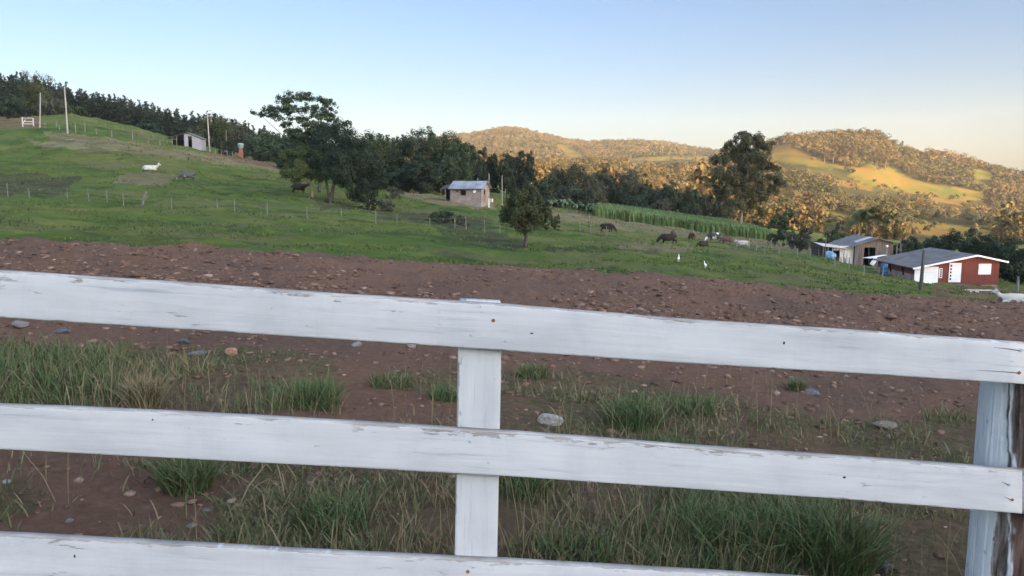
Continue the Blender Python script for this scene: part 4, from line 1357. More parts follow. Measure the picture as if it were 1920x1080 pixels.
mb = MB(); mb.span(gx0, gx1, -.05, -.003, 0.02, hz_(500)); g = mb.build('garage_door', WHITE, h)
mb = MB()
for f in (0.33, .66): mb.span(gx0 + .02, gx1 - .02, -.056, -.0503, f * hz_(500), f * hz_(500) + .02)
mb.build('panel_groove', mottled('pale_grey_line', [(0.5, 0.52, 0.55), (0.56, 0.58, 0.6)], 2, .6, 0), g)
x0, x1, z0, z1 = hx(1760.5), hx(1766.5), hz_(521), hz_(503)
mb = MB(); mb.span(x0, x1, -.05, -.003, z0, z1); w_ = mb.build('window', WHITE, h)
mb = MB()
for k in range(4): mb.span(x0 + .09, x1 - .06, -.056, -.0502, z0 + .1 + k * (z1 - z0 - .12) / 4, z0 + .1 + (k + .72) * (z1 - z0 - .12) / 4)
mb.build('pane', GLASS, w_)
x0, x1, z0, z1 = hx(1779), hx(1801.5), hz_(529), hz_(493)
mb = MB(); mb.span(x0, x1, -.06, -.003, z0, z1); d_ = mb.build('door', WHITE, h)
mb = MB()
for k in range(5): mb.span(x0 + .10, x0 + .26, -.066, -.0602, z0 + .22 + k * .355, z0 + .22 + k * .355 + .23)
mb.build('pane', GLASS, d_)
mb = MB(); mb.span(x0 + .33, x0 + .35, -.064, -.0602, z0 + .03, z1 - .03); mb.build('door_stile', mottled('pale_grey_line', [(.5, .5, .5), (.5, .5, .5)]), d_)
x0, x1, z0, z1 = hx(1834), hx(1857.5), hz_(514.5), hz_(494.5)
mb = MB(); mb.span(x0, x1, -.05, -.003, z0, z1); w2 = mb.build('window_shutter', WHITE, h)
mb = MB(); mb.span((x0 + x1) / 2 - .01, (x0 + x1) / 2 + .01, -.055, -.0502, z0 + .03, z1 - .03); mb.build('shutter_joint', MATS['pale_grey_line'], w2)
mb = MB(); mb.span(hx(1755), Wd - .02, .03, Ln, -1.6, -.004); mb.build('foundation', STONE, h)
mb = MB(); mb.span(hx(1777), hx(1803), -.9, -.01, hz_(533.5), hz_(530.5)); mb.build('door_step', INSIDE, h)
mb = MB(); mb.slab([(-1.1, Ln - .3, roof_z(-.8) + .42), (1.2, Ln + .65, roof_z(1.2) + .3), (1.2, Ln + 1.6, roof_z(1.2) + .22), (-1.1, Ln + 1.6, roof_z(-.8) + .3)], .06); mb.build('porch_roof', WHITE, h)
# blue barrel by the side wall
def barrel(u, v, Y, r, hh, label):
    b = on(u, Y)
    b = Vector((float(W(u, v, Y)[0]), Y, float(ground(float(W(u, v, Y)[0]), Y)[0])))
    mb = MB()
    mb.tube([(0, 0, 0), (0, 0, .05), (0, 0, hh * .3), (0, 0, hh * .34), (0, 0, hh * .38), (0, 0, hh * .64), (0, 0, hh * .68), (0, 0, hh * .72), (0, 0, hh * .96), (0, 0, hh)],
            [r * .94, r, r, r * 1.06, r, r, r * 1.06, r, r, r * .92], 18)
    o = mb.build('barrel', BLUE, None, True)
    o.location = b
    tag(o, label, 'barrel')
barrel(1656.5, 520, 88.5, .38, 1.25, 'dark blue plastic barrel at the side wall of the red house')

# -- wooden barn
Yb = 108.0
p0 = [float(q) for q in W(1601, 500, Yb)]
bx = lambda u: float(W(u, 480, Yb)[0]) - p0[0]
bz_ = lambda v: float(W(1640, v, Yb)[2]) - p0[2]
h = empty('barn', (p0[0], Yb, p0[2]), 0, 'old grey wooden barn with patched tin roof and dark open doorway', 'barn')
Ln = 7.0
WR = bx(1674)
XR, RG, EL, ER = bx(1643), bz_(447), bz_(460), bz_(455)
def brz(x): return EL + (RG - EL) * x / XR if x < XR else RG + (ER - RG) * (x - XR) / (WR - XR)
mb = MB()
dx0, dx1, dz1 = bx(1620), bx(1641), bz_(464)
wall_x(mb, 0, WR, 0, .1, -.5, dz1 + .25, [(dx0, dx1, -.5, dz1)])
mb.prism([(0, dz1 + .25), (WR, dz1 + .25), (WR, max(ER, dz1 + .3)), (XR, RG), (0, max(EL, dz1 + .3))], 'Y', 0, .1)
wall_y(mb, .1, Ln, WR - .1, .1, -.5, ER)
mb.build('front_wall', WOODG, h)
mb = MB(); wall_x(mb, bx(1562), -.004, .35, .1, -.5, EL - .1, [(bx(1563), bx(1576.5), -.5, bz_(470))]); wl = mb.build('side_wall', WOODW, h); wl['label'] = 'side wall of peeling white boards'
mb = MB()
for k in range(14):
    xk = -.15 - k * .16
    if random.random() < .5: mb.span(xk - .06, xk, .30, .346, -.5, bz_(470) * random.uniform(.3, .9))
mb.build('loose_board', WOODG, h)
mb = MB(); mb.span(bx(1555), WR - .2, Ln - .1, Ln, -.5, EL); mb.span(bx(1566), bx(1568), 2.2, 5, -.5, EL - .3); mb.build('back_wall', INSIDE, h)
mb = MB()
xl = bx(1584)
mb.slab([(bx(1586), -.5, brz(bx(1586)) + .06), (XR, -.5, RG + .06), (XR, Ln + .4, RG + .06), (bx(1586), Ln + .4, brz(bx(1586)) + .06)], .06)
mb.slab([(XR + .003, -.5, RG + .06), (bx(1689), -.5, brz(bx(1689)) + .06), (bx(1689), Ln + .4, brz(bx(1689)) + .06), (XR + .003, Ln + .4, RG + .06)], .06)
rf = mb.build('roof', ROOFG, h)
mb = MB(); mb.slab([(XR - 2.3, 1.2, brz(XR - 2.3) + .10), (XR - .1, 1.2, RG + .09), (XR - .1, 2.4, RG + .09), (XR - 2.0, 2.6, brz(XR - 2.0) + .10)], .03); q = mb.build('roof_patch', OLDTIN, rf)
mb = MB(); mb.slab([(bx(1541), -.2, bz_(461)), (bx(1586) - .02, -.25, brz(bx(1586)) - .02), (bx(1586) - .02, 3.2, brz(bx(1586)) + .15), (bx(1541), 3.2, bz_(457))], .05); q = mb.build('lean_to_roof', OLDTIN, h)
mb = MB()
for u in (1542, 1551, 1561): mb.tube([(bx(u), -.1, -.6), (bx(u) + .05, -.08, bz_(463))], .06, 6)
mb.build('lean_to_post', POST, h)
mb = MB(); mb.tube([(bx(1678), -.4, -1), (bx(1678), -.4, ER + .1)], .07, 6); mb.tube([(bx(1687), -.4, -1), (bx(1687), -.4, brz(bx(1687)))], .05, 6); mb.build('roof_post', POST, h)
# tarpaulin covered heap under the lean-to
b = Vector((p0[0] + bx(1556), Yb - .2, float(ground(p0[0] + bx(1556), Yb)[0])))
mb = MB()
mb.ball((0, 0, .55), (.8, .6, .6), 3)
for v_ in mb.bm.verts:
    v_.co += Vector((1, 1, 1)) * 0.14 * float(vnoise(v_.co.x * 3, v_.co.y * 3 + v_.co.z * 2, 1.0, 5))
    if v_.co.z > .85: v_.co.z = .85 + (v_.co.z - .85) * .4 + .2 * (v_.co.x < 0)
o = mb.build('covered_heap', TARP, None, True); o.location = b
tag(o, 'heap under a blue tarpaulin beneath the lean-to of the barn', 'tarpaulin')
# white tank leaning in front of the barn doorway
b = Vector((float(W(1640, 490, 100)[0]), 100.0, float(W(1640, 490, 100)[2])))
gz = float(ground(b.x, 100.0)[0])
t = empty('white_tub', (b.x, 100.0, gz), 0, 'tilted white oblong tub propped on a stick before the barn doorway', 'tub')
mb = MB(); mb.box((-.1, 0, b.z - gz), (.5, .42, 1.15), rot=Matrix.Rotation(.45, 4, 'Y') @ Matrix.Rotation(.2, 4, 'X'), bevel=.12); mb.build('tub', WHITE, t)
mb = MB(); mb.tube([(.2, 0, -.2), (-.1, .1, (b.z - gz))], .06, 6); mb.build('prop', POST, t)

# -- grey house in the middle
Yg = 120.0
b = W(844, 379, Yg)
ang = math.radians(-15)
h = empty('grey_house', (float(b[0]), Yg, float(b[2])), ang, 'small unpainted grey house with tin roof and dark open window beside the thicket', 'house')
L_, D_, EH, RH = 4.85, 4.2, 2.12, 3.05
mb = MB()
wall_x(mb, 0, L_, 0, .14, -.7, EH, [(1.6, 2.45, 1.0, 1.85), (.95, 1.25, 1.5, 1.75)])
mb.span(0, .14, .14, D_, -.7, EH)
wall_y(mb, .14, D_, L_ - .14, .14, -.7, EH, [(1.2, 2.1, -.1, 1.85)])
mb.prism([(0.0, EH), (D_, EH), (D_ / 2, RH)], 'X', L_ - .14, L_)
mb.prism([(0.0, EH), (D_, EH), (D_ / 2, RH)], 'X', 0, .14)
mb.span(.14, L_ - .14, D_ - .14, D_, -.7, EH)
mb.build('wall', GREYW, h)
mb = MB(); mb.span(1.55, 2.5, .145, .6, .95, 1.0); mb.span(2.02, 2.07, .03, .08, 1.0, 1.85); mb.build('window', DPOST, h)
mb = MB(); mb.span(L_ - .1, L_ - .05, 1.2, 2.1, -.1, 1.1); mb.build('door', mottled('faded_brown_door', [(.10, .075, .06), (.17, .13, .11)], 3), h)
mb = MB(); mb.tube([(3.85, -.05, 1.55), (3.85, -.12, 1.6)], [.2, .26], 14); mb.build('wall_dish', WHITE, h)
mb = MB()
for s_ in (0, 1):
    if s_ == 0: mb.slab([(-.2, -.35, EH - .1), (L_ + .35, -.35, EH - .1), (L_ + .35, D_ / 2, RH + .08), (-.2, D_ / 2, RH + .08)], .05)
    else: mb.slab([(-.2, D_ / 2 + .003, RH + .08), (L_ + .35, D_ / 2 + .003, RH + .08), (L_ + .35, D_ + .35, EH - .1), (-.2, D_ + .35, EH - .1)], .05)
rf = mb.build('roof', TIN, h)
mb = MB(); mb.span(-.2, L_ + .34, -.345, -.3, EH - .28, EH - .155); mb.build('fascia', DPOST, rf)
mb = MB(); mb.slab([(-1.5, -.2, EH - .2), (-.24, -.3, EH - .05), (-.24, 2.6, EH + .65), (-1.5, 2.4, EH + .4)], .05); mb.build('lean_to_roof', DPOST, h)
mb = MB()
for (x_, y_) in ((-1.4, -.1), (-.7, -.15), (-1.4, 2.2)): mb.tube([(x_, y_, -.8), (x_, y_, EH - .1)], .05, 6)
mb.build('lean_to_post', POST, h)
mb = MB(); mb.span(-1.4, -.05, 2.3, 2.4, -.7, EH); mb.build('lean_to_wall', INSIDE, h)
for (u, v0, v1, Y, lb) in ((917, 325, 352, 128, 'pale pole rising right behind the roof of the grey house'), (941.5, 329, 363, 131, 'thin pale pole standing free to the right of the grey house'), (896, 334, 345, 126, 'short thin mast over the roof ridge of the grey house')):
    g = on(u, Y); zt = float(W(u, v0, Y)[2])
    mb = MB(); mb.tube([(0, 0, -.3), (0, 0, zt - g.z)], [.07, .05], 8)
    o = mb.build('pole', CONC); o.location = g; tag(o, lb, 'pole')
g = on(922, 117)
t = empty('white_drum', g, 0, 'white drum on a post at the right end of the grey house', 'drum')
mb = MB(); mb.tube([(0, 0, -.3), (0, 0, .95)], .06, 8); mb.build('post', POST, t)
mb = MB(); mb.tube([(0, 0, .95), (0, 0, 1.45)], .2, 12); mb.build('drum', OLDTIN, t)
g = on(917, 118.5)
mb = MB(); mb.box((0, 0, .6), (.3, .06, 1.3)); o = mb.build('white_board', OLDTIN); o.location = g; tag(o, 'upright white board at the corner of the grey house', 'board')

# -- little shed on the left ridge
Ys = 163.0
b = at(346, 276, 140, 200)
Ys = b.y
s0 = px(Ys, 1)
h = empty('grey_shed', b, math.radians(4), 'small pale grey shed with black doorway and an open lean-to on the left ridge', 'shed')
w = 30 * s0
zt, ze = 25.5 * s0, 14.5 * s0
mb = MB()
wall_x(mb, 0, w, 0, .1, -.6, ze, [(7 * s0, 14 * s0, -.6, ze)])
wall_x(mb, 0, 15.5 * s0, 0, .1, ze, 21 * s0, [(7 * s0, 14 * s0, ze, 20 * s0)])
mb.prism([(0, 21 * s0), (15.5 * s0, 21 * s0), (10 * s0, 24 * s0), (0, 25 * s0)], 'Y', 0, .1)
mb.prism([(15.5 * s0, ze), (w, ze), (w, ze + .1), (15.5 * s0, 21 * s0)], 'Y', 0, .1)
mb.span(w - .1, w, .1, 3, -.6, ze)
mb.build('front_wall', mottled('pale_grey_boards', [(.19, .19, .22), (.28, .28, .31)], 2, .8, .3, .01, stretch=(5, 5, .4)), h)
mb = MB(); mb.span(0, w - .1, 2.9, 3, -.6, ze); mb.span(-30 * s0, 0, 2.9, 3, -.6, 15 * s0); mb.span(-.08, -.004, .1, 2.9, -.6, 23 * s0); mb.build('back_wall', INSIDE, h)
mb = MB()
mb.slab([(-33 * s0, -.3, 16.5 * s0), (7 * s0, -.3, zt + .1), (7 * s0, 3.2, zt + .1), (-33 * s0, 3.2, 16.5 * s0)], .05)
mb.slab([(7 * s0 + .003, -.3, zt + .1), (w + .3, -.3, ze + .15), (w + .3, 3.2, ze + .15), (7 * s0 + .003, 3.2, zt + .1)], .05)
mb.build('roof', ROOFG, h)
mb = MB()
for x_ in (-31, -22, -14): mb.tube([(x_ * s0, -.1, -.6), (x_ * s0 + .1, -.1, (16.5 + (x_ + 33) * .22) * s0)], .06, 6)
mb.build('lean_to_post', POST, h)

# -- red stand with a pale green tank
b = at(452, 294, 130, 200)
s0 = px(b.y, 1)
t = empty('water_stand', b, .3, 'small pale green water tank on a red brick stand on the left ridge', 'water tank')
mb = MB(); mb.prism([(-5 * s0, -.4), (5 * s0, -.4), (3.4 * s0, 15 * s0), (-3.2 * s0, 15 * s0)], 'Y', -.35, .35); mb.build('stand', mottled('red_brick', [(.16, .055, .04), (.26, .10, .075)], 4), t)
mb = MB(); mb.tube([(0, 0, 15 * s0), (0, 0, 16 * s0), (0, 0, 22 * s0), (0, 0, 24 * s0), (0, 0, 25 * s0)], [3.5 * s0, 4.6 * s0, 5.4 * s0, 6.2 * s0, 2 * s0], 16)
mb.build('tank', mottled('pale_green_tank', [(.14, .26, .25), (.20, .33, .31)], 3, .5, 0), t, True)

# -- poles
def pole(u, v0, u1, v1, r, mat, label, cross=False, name='power_pole', ymax=1e9):
    g = at(u1, v1, 30, ymax)
    Y = g.y
    tp_ = W(u, v0, Y)
    L = Vector((float(tp_[0]) - g.x, 0, float(tp_[2]) - g.z))
    t = empty(name, g, 0, label, 'pole')
    mb = MB(); mb.tube([(0, 0, -.4), (0, 0, 0), L * .5, L], [r * 1.1, r * 1.05, r * .85, r * .65], 10); mb.build('shaft', mat, t, True)
    if cross:
        mb = MB(); mb.box((L.x, 0, L.z - .45), (1.1, .09, .1)); ca = mb.build('crossarm', DPOST, t)
        mb = MB()
        for q in (-.45, .45): mb.tube([(L.x + q, 0, L.z - .4), (L.x + q, 0, L.z - .25)], [.04, .03], 8)
        mb.build('insulator', CONC, ca)
    return t
pole(121, 163, 127, 250, .15, CONC, 'tallest pale power pole on the left slope', True)
pole(75.5, 174, 75, 242, .12, CONC, 'pale pole just right of the white gate', False)
pole(80, 172, 81, 218, .10, CONC, 'thin pole standing close behind the pole beside the white gate', False, ymax=230)
pole(389, 215, 393, 284, .14, CONC, 'pale power pole right of the grey shed', True)
pole(424, 244, 424, 288, .09, POST, 'short thin post between the shed pole and the red water stand', False, 'post')
pole(1732.5, 469, 1726, 545, .14, DPOST, 'dark wooden pole standing in front of the red house', False, 'post')
def pole_at(u, v0, v1, Y, r, mat, label, lamp=False):
    x_, _, zt = [float(q) for q in W(u, v0, Y)]
    zb_ = float(ground(x_, Y)[0])
    t = empty('post', (x_, Y, zb_), 0, label, 'post')
    mb = MB(); mb.tube([(0, 0, -.3), (.02, 0, (zt - zb_) * .5), (0, 0, zt - zb_)], [r, r * .9, r * .75], 8); mb.build('shaft', mat, t, True)
    if lamp:
        mb = MB(); mb.ball((0, 0, zt - zb_ + .08), (.16, .16, .14), 2); mb.build('cap', WHITE, t, True)
pole_at(1689, 445, 480, 112, .07, POST, 'thin pale post at the right roof corner of the barn')
pole_at(1663, 463, 480, 101, .09, CONC, 'pale post with a round white cap between barn and red house', True)
pole_at(1909, 519, 556, 66, .13, POST, 'weathered grey post standing over the resting white cow at the right')
pole_at(1486, 437, 470, 128, .08, POST, 'leftmost tall pole of the stock pen left of the barn')
pole_at(1509, 441, 468, 127, .08, POST, 'middle tall pole of the stock pen left of the barn')
pole_at(1517, 436, 468, 125, .08, POST, 'rightmost tall pole of the stock pen left of the barn')
pole_at(1549, 440, 486, 104, .06, POST, 'thin grey pole in front of the lean-to of the barn')
# stock pen rails
t = empty('stock_pen', on(1500, 125), 0, 'wooden rail pen between the tall poles left of the barn', 'stock pen')
mb = MB()
for (u0, u1, v_) in ((1494, 1510, 455), (1494, 1511, 459), (1488, 1518, 466)):
    a, c_ = [Vector([float(q) for q in W(u, v_, 126)]) - t.location for u in (u0, u1)]
    mb.tube([a, c_], .05, 6)
mb.build('rail', POST, t)
for u in (1494, 1502, 1524, 1528):
    x_, _, z_ = [float(q) for q in W(u, 452 if u < 1510 else 456, 126)]
    zg = float(ground(x_, 126)[0])
    mb = MB(); mb.tube([Vector((x_, 126, zg - .3)) - t.location, Vector((x_, 126, z_)) - t.location], .06, 6); mb.build('post', POST, t)

# -- white gate on the left
g = at(52, 238, 100, 190)
s0 = px(g.y, 1)
t = empty('white_gate', g, 0, 'white wooden gate with a diagonal brace at the left edge of the ridge', 'gate')
mb = MB()
for (x_, zt) in ((-9, 18), (11, 16)): mb.box((x_ * s0, 0, zt * s0 / 2 - .2), (1.6 * s0, .12, zt * s0 + .4))
mb.build('post', OLDTIN, t)
mb = MB()
for z_ in (5.5, 9.5, 16): mb.box((1 * s0, -.02, z_ * s0), (20 * s0, .07, 1.2 * s0))
mb.box((-6 * s0, -.07, 9 * s0), (1.4 * s0, .06, 11 * s0), rot=Matrix.Rotation(.7, 4, 'Y'))
mb.build('gate_leaf', OLDTIN, t)

# -- wire fences
def wire_fence(name, label, posts, mat=POST, r=.042, wires=3, fixedY=None):
    pts = []
    for p in posts:
        g = at(p[0], p[2], 30, 230) if fixedY is None else on(p[0], fixedY)
        zt = float(W(p[0], p[1], g.y)[2])
        pts.append((g, max(.5, zt - g.z)))
    t = empty(name, pts[0][0], 0, label, 'fence')
    for g, hh in pts:
        q = g - t.location
        lx_ = random.uniform(-.06, .06)
        rr = r * random.uniform(.8, 1.25)
        mb = MB(); mb.tube([q + Vector((0, 0, -.3)), q + Vector((lx_ * .5, 0, hh * .5)), q + Vector((lx_, 0, hh))], [rr, rr, rr * .8], 7)
        mb.build('post', mat, t)
    for k in range(wires):
        f = .35 + .55 * k / max(1, wires - 1)
        mb = MB(); mb.tube([g - t.location + Vector((0, -r, hh * f)) for g, hh in pts], .008, 4, False); mb.build('wire', WIRE, t)
    return t
wire_fence('wire_fence', 'low wire fence on thin pale posts crossing the middle of the pasture',
    [(-60, 338, 362), (15, 343, 367), (55, 352, 372), (127, 352, 376), (167, 353, 380), (201, 356, 382), (232, 362, 386), (322, 370, 391), (408, 373, 397), (440, 374, 398), (501, 378, 404), (576, 388, 410), (640, 390, 413), (705, 393, 420), (745, 400, 423), (806, 409, 428), (853, 408, 430), (874, 406, 431), (909, 411, 434), (937, 417, 437)])
wire_fence('wire_fence', 'wire fence of slender posts behind the lone tree and the brown cow',
    [(1088, 416, 433), (1107, 421, 438), (1123, 424, 438), (1136, 424, 441), (1208, 435, 448), (1238, 436, 450)], r=.05)
wire_fence('wire_fence', 'white post fence climbing the left ridge below the plantation',
    [(135, 209, 220), (157, 219, 228), (180, 224, 234), (198, 227, 236), (216, 232, 240), (231, 236, 244), (249, 242, 250), (268, 245, 254), (288, 251, 260), (306, 256, 264)])
wire_fence('wire_fence', 'stout pale post fence on the left slope beside the tallest power pole',
    [(85, 230, 243), (106, 228, 240), (112, 233, 245), (142, 228, 250), (160, 229, 248), (181, 241, 253), (210, 244, 258), (249, 247, 263), (278, 254, 268), (300, 262, 272)], r=.08)
wire_fence('wire_fence', 'post fence along the near edge of the sugar cane field',
    [(1057, 394, 406), (1072, 398, 408), (1088, 399, 410), (1105, 402, 413), (1159, 410, 420), (1200, 418, 428), (1248, 426, 437), (1300, 431, 446), (1353, 436, 452), (1382, 449, 462), (1404, 446, 466), (1420, 452, 464), (1434, 452, 464), (1446, 453, 466), (1456, 454, 468), (1464, 455, 470), (1474, 458, 470), (1490, 460, 474), (1520, 466, 480), (1535, 468, 484)], r=.06)
wire_fence('wire_fence', 'pale post fence between the pasture and the barn and red house',
    [(1341, 440, 456), (1380, 452, 470), (1418, 460, 474), (1460, 464, 478), (1495, 468, 484), (1518, 470, 488), (1565, 480, 500), (1592, 482, 505), (1619, 497, 520), (1654, 500, 522)], r=.06)
wire_fence('wire_fence', 'short posts below the grey shed and the red water stand', [(415, 280, 292), (426, 282, 294), (436, 284, 297), (404, 279, 290)], r=.07)
# forked stump in the pasture
g = at(270, 388)
mb = MB(); mb.tube([(-.15, 0, -.2), (-.05, 0, .5), (.25, 0, 1.3), (.35, 0, 1.5)], [.13, .11, .09, .05], 7); mb.tube([(-.05, 0, .5), (-.1, .1, 1.0)], [.08, .04], 6)
o = mb.build('dead_stump', POST, None, True); o.location = g; tag(o, 'leaning bleached dead tree stump on the line of the pasture fence', 'stump')
# rubble, planks near the house; felled branches on the slope
g = at(1822, 547); g.y = 80.0
def debris(name, u, v, ymin, ymax, label, mat, seed, n=7, L=1.6, th=.09):
    g = at(u, v, ymin, ymax)
    r = random.Random(seed)
    mb = MB()
    for k in range(n):
        a = r.uniform(-.5, .5); l = L * r.uniform(.5, 1)
        c_ = (r.uniform(-1, 1) * L * .5, r.uniform(-.4, .4), th * (.6 + k * .55))
        mb.box(c_, (l, r.uniform(.1, .25), th), rz=a, bevel=.015)
    o = mb.build(name, mat); o.location = g
    tag(o, label, 'debris')
debris('plank_pile', 1803, 540, 60, 84, 'pile of old grey boards lying below the door of the red house', WOODG, 2)
debris('plank_pile', 1821, 547, 55, 84, 'pale plank lying on bare soil left of the resting white cow', WOODW, 4, 3, 2.4)
debris('felled_branches', 143, 268, 90, 160, 'pale felled branches lying on the slope below the tallest power pole', POST, 3, 8, 1.8, .12)
debris('felled_branches', 195, 281, 90, 160, 'smaller scatter of pale branches on the slope, lower right of the bigger scatter', POST, 5, 5, 1.3, .11)

# ------------------------------------------------------------------ cattle and birds
def skin_body(name, verts, edges, rad, root, sub=1):
    me = bpy.data.meshes.new(name)
    me.from_pydata(verts, edges, [])
    o = bpy.data.objects.new(name, me)
    COL.objects.link(o)
    sk = o.modifiers.new('skin', 'SKIN')
    sk.use_smooth_shade = True
    for i, r_ in enumerate(rad):
        me.skin_vertices[0].data[i].radius = (r_, r_) if isinstance(r_, (int, float)) else r_
        me.skin_vertices[0].data[i].use_root = (i == root)
    ss = o.modifiers.new('sub', 'SUBSURF')
    ss.levels = sub
    dg = bpy.context.evaluated_depsgraph_get()
    m2 = bpy.data.meshes.new_from_object(o.evaluated_get(dg))
    bpy.data.objects.remove(o)
    bpy.data.meshes.remove(me)
    m2.name = name
    return m2
def cow_mesh(pose):
    V, E_, R = [], [], []
    def v(x, y, z, r, par=None):
        V.append((x, y, z)); R.append(r)
        if par is not None: E_.append((par, len(V) - 1))
        return len(V) - 1
    dz = -0.62 if pose == 'lying' else -0.17
    root = v(-.62, 0, 1.00 + dz, (.33, .39))
    rump = v(-.90, 0, 1.06 + dz, (.24, .29), root)
    belly = v(-.15, 0, .92 + dz, (.40, .43), root)
    chest = v(.34, 0, .93 + dz, (.34, .42), belly)
    sh = v(.56, 0, 1.02 + dz, (.26, .35), chest)
    if pose == 'graze':
        nk = [(.86, 0, .72, (.16, .23)), (1.06, 0, .48, (.12, .17)), (1.14, 0, .34, (.12, .12)), (1.24, 0, .20, (.085, .085)), (1.31, 0, .08, (.075, .07))]
    elif pose == 'lying':
        nk = [(.80, 0, 1.12 + dz, (.14, .20)), (.96, 0, 1.34 + dz, (.10, .14)), (1.06, 0, 1.48 + dz, (.13, .13)), (1.24, 0, 1.38 + dz, (.09, .09)), (1.36, 0, 1.30 + dz, (.075, .07))]
    else:
        nk = [(.82, 0, 0.95, (.16, .23)), (1.00, 0, 1.05, (.10, .14)), (1.12, 0, 1.13, (.13, .13)), (1.30, 0, 1.01, (.09, .09)), (1.42, 0, 0.92, (.075, .07))]
    p = sh
    idx = []
    for a in nk:
        p = v(a[0], a[1], a[2], a[3], p); idx.append(p)
    poll = nk[2]
    for s_ in (-1, 1):
        e = v(poll[0] - .05, s_ * .17, poll[2] + .02, .035, idx[2]); v(poll[0] - .09, s_ * .27, poll[2] - .01, (.02, .04), e)
        hn = v(poll[0] - .02, s_ * .09, poll[2] + .13, .028, idx[2]); v(poll[0] + .02, s_ * .14, poll[2] + .24, .012, hn)
    t1 = v(-1.06, 0, .98 + dz, .04, rump)
    if pose == 'lying':
        t2 = v(-1.12, .05, .2, .03, t1); v(-1.1, .12, .07, .04, t2)
        for s_ in (-1, 1):
            a = v(.46, s_ * .26, .24, .12, chest); b_ = v(.76, s_ * .28, .12, .075, a); c_ = v(.58, s_ * .31, .06, .05, b_); v(.44, s_ * .3, .05, .055, c_)
            a = v(-.42, s_ * .34, .30, .17, root); b_ = v(-.74, s_ * .42, .14, .08, a); c_ = v(-.50, s_ * .46, .07, .055, b_); v(-.36, s_ * .46, .05, .055, c_)
    else:
        t2 = v(-1.10, 0, .62, .025, t1); v(-1.08, 0, .40, .045, t2)
        st = .10 if pose != 'stand' else .04
        for s_ in (-1, 1):
            k = st * s_
            a = v(.40 + k * .4, s_ * .19, .52, .14, chest); b_ = v(.44 + k, s_ * .18, .31, .085, a); c_ = v(.43 + k, s_ * .18, .12, .06, b_); v(.47 + k, s_ * .18, .03, .062, c_)
            a = v(-.60 - k * .4, s_ * .21, .56, .19, root); b_ = v(-.86 - k, s_ * .19, .36, .09, a); c_ = v(-.82 - k, s_ * .19, .12, .062, b_); v(-.77 - k, s_ * .19, .03, .062, c_)
    return skin_body('cow', V, E_, R, root)
COWM = {p: cow_mesh(p) for p in ('graze', 'lying', 'stand')}
def coat(name, a, b_=None, scale=2.2, thr=.52, sheen=None):
    if b_ is None:
        return mottled(name, [tuple(c_ * .7 for c_ in a), a, tuple(c_ * 1.25 for c_ in a)], 3.0, .75, .3, .01)
    m, nt, bs = newmat(name)
    f = noise(nt, mapping(nt), scale, 2, .4)
    c_ = ramp(nt, f, [(thr - .01, a), (thr + .01, b_)])
    nt.links.new(c_, bs.inputs['Base Color'])
    bs.inputs['Roughness'].default_value = .75
    return m
COATS = {'white': coat('white_coat', (.42, .41, .38)), 'grey': coat('dark_grey_coat', (.055, .055, .058), (.17, .165, .16), 1.3, .56), 'dark': coat('dark_brown_coat', (.008, .0055, .0045)),
         'brown': coat('brown_coat', (.022, .010, .007)), 'reddish': coat('reddish_brown_coat', (.060, .030, .020)), 'black': coat('black_coat', (.010, .010, .010)), 'pied': coat('black_and_white_coat', (.012, .012, .012), (.60, .59, .57), 1.6, .50),
         'pale': coat('pale_grey_coat', (.33, .32, .30)), 'belt': coat('dark_coat_with_pale_belt', (.016, .010, .008)), 'spot': coat('white_spotted_coat', (.38, .365, .34), (.13, .10, .085), 2.6, .60)}
def cow(u, v, pose, coatn, heading, label, scale=1.0, ymin=30, ymax=200, group=None):
    g = at(u, v, ymin, ymax)
    me = COWM[pose].copy()
    o = bpy.data.objects.new('cow', me)
    COL.objects.link(o)
    me.materials.clear(); me.materials.append(COATS[coatn])
    o.location = g + Vector((0, 0, float(hummock(g.x, g.y)) - .02))
    o.rotation_euler = (0, 0, math.radians(heading))
    o.scale = (scale * 1.06,) * 3
    tag(o, label, 'cow')
    return o
cow(283, 320, 'lying', 'white', 10, 'white cow lying with head raised on the left pasture slope', 1.0)
cow(351, 338, 'graze', 'grey', 200, 'dark grey cow standing just right of the white resting cow on the slope', 1.0)
cow(562, 361, 'stand', 'brown', -8, 'dark brown cow standing in the shade under the low yellow green tree', 1.0)
cow(1139, 438, 'graze', 'dark', -28, 'blackish brown cow grazing alone right of the lone tree', .95)
cow(1251, 458, 'graze', 'dark', 188, 'large blackish cow grazing with its head to the left in the herd', 1.0)
cow(1262, 452, 'stand', 'reddish', 80, 'brown cow looking over the back of the large blackish cow', .95)
cow(1297, 450, 'graze', 'reddish', 100, 'brown cow seen end on beside a white fence post in the herd', .85)
cow(1317, 466, 'graze', 'black', 205, 'small black calf grazing in front of the herd', .72)
cow(1338, 452, 'graze', 'pied', 195, 'black and white cow behind the black calf', 1.05)
cow(1361, 458, 'graze', 'reddish', 190, 'reddish brown cow grazing near the right end of the herd', .85)
cow(1392, 462, 'stand', 'pale', 180, 'pale grey cow at the right end of the herd by the cane', .82)
cow(1897, 566, 'lying', 'spot', 172, 'white spotted cow lying on bare soil at the right edge below the red house', .82, 30, 75)
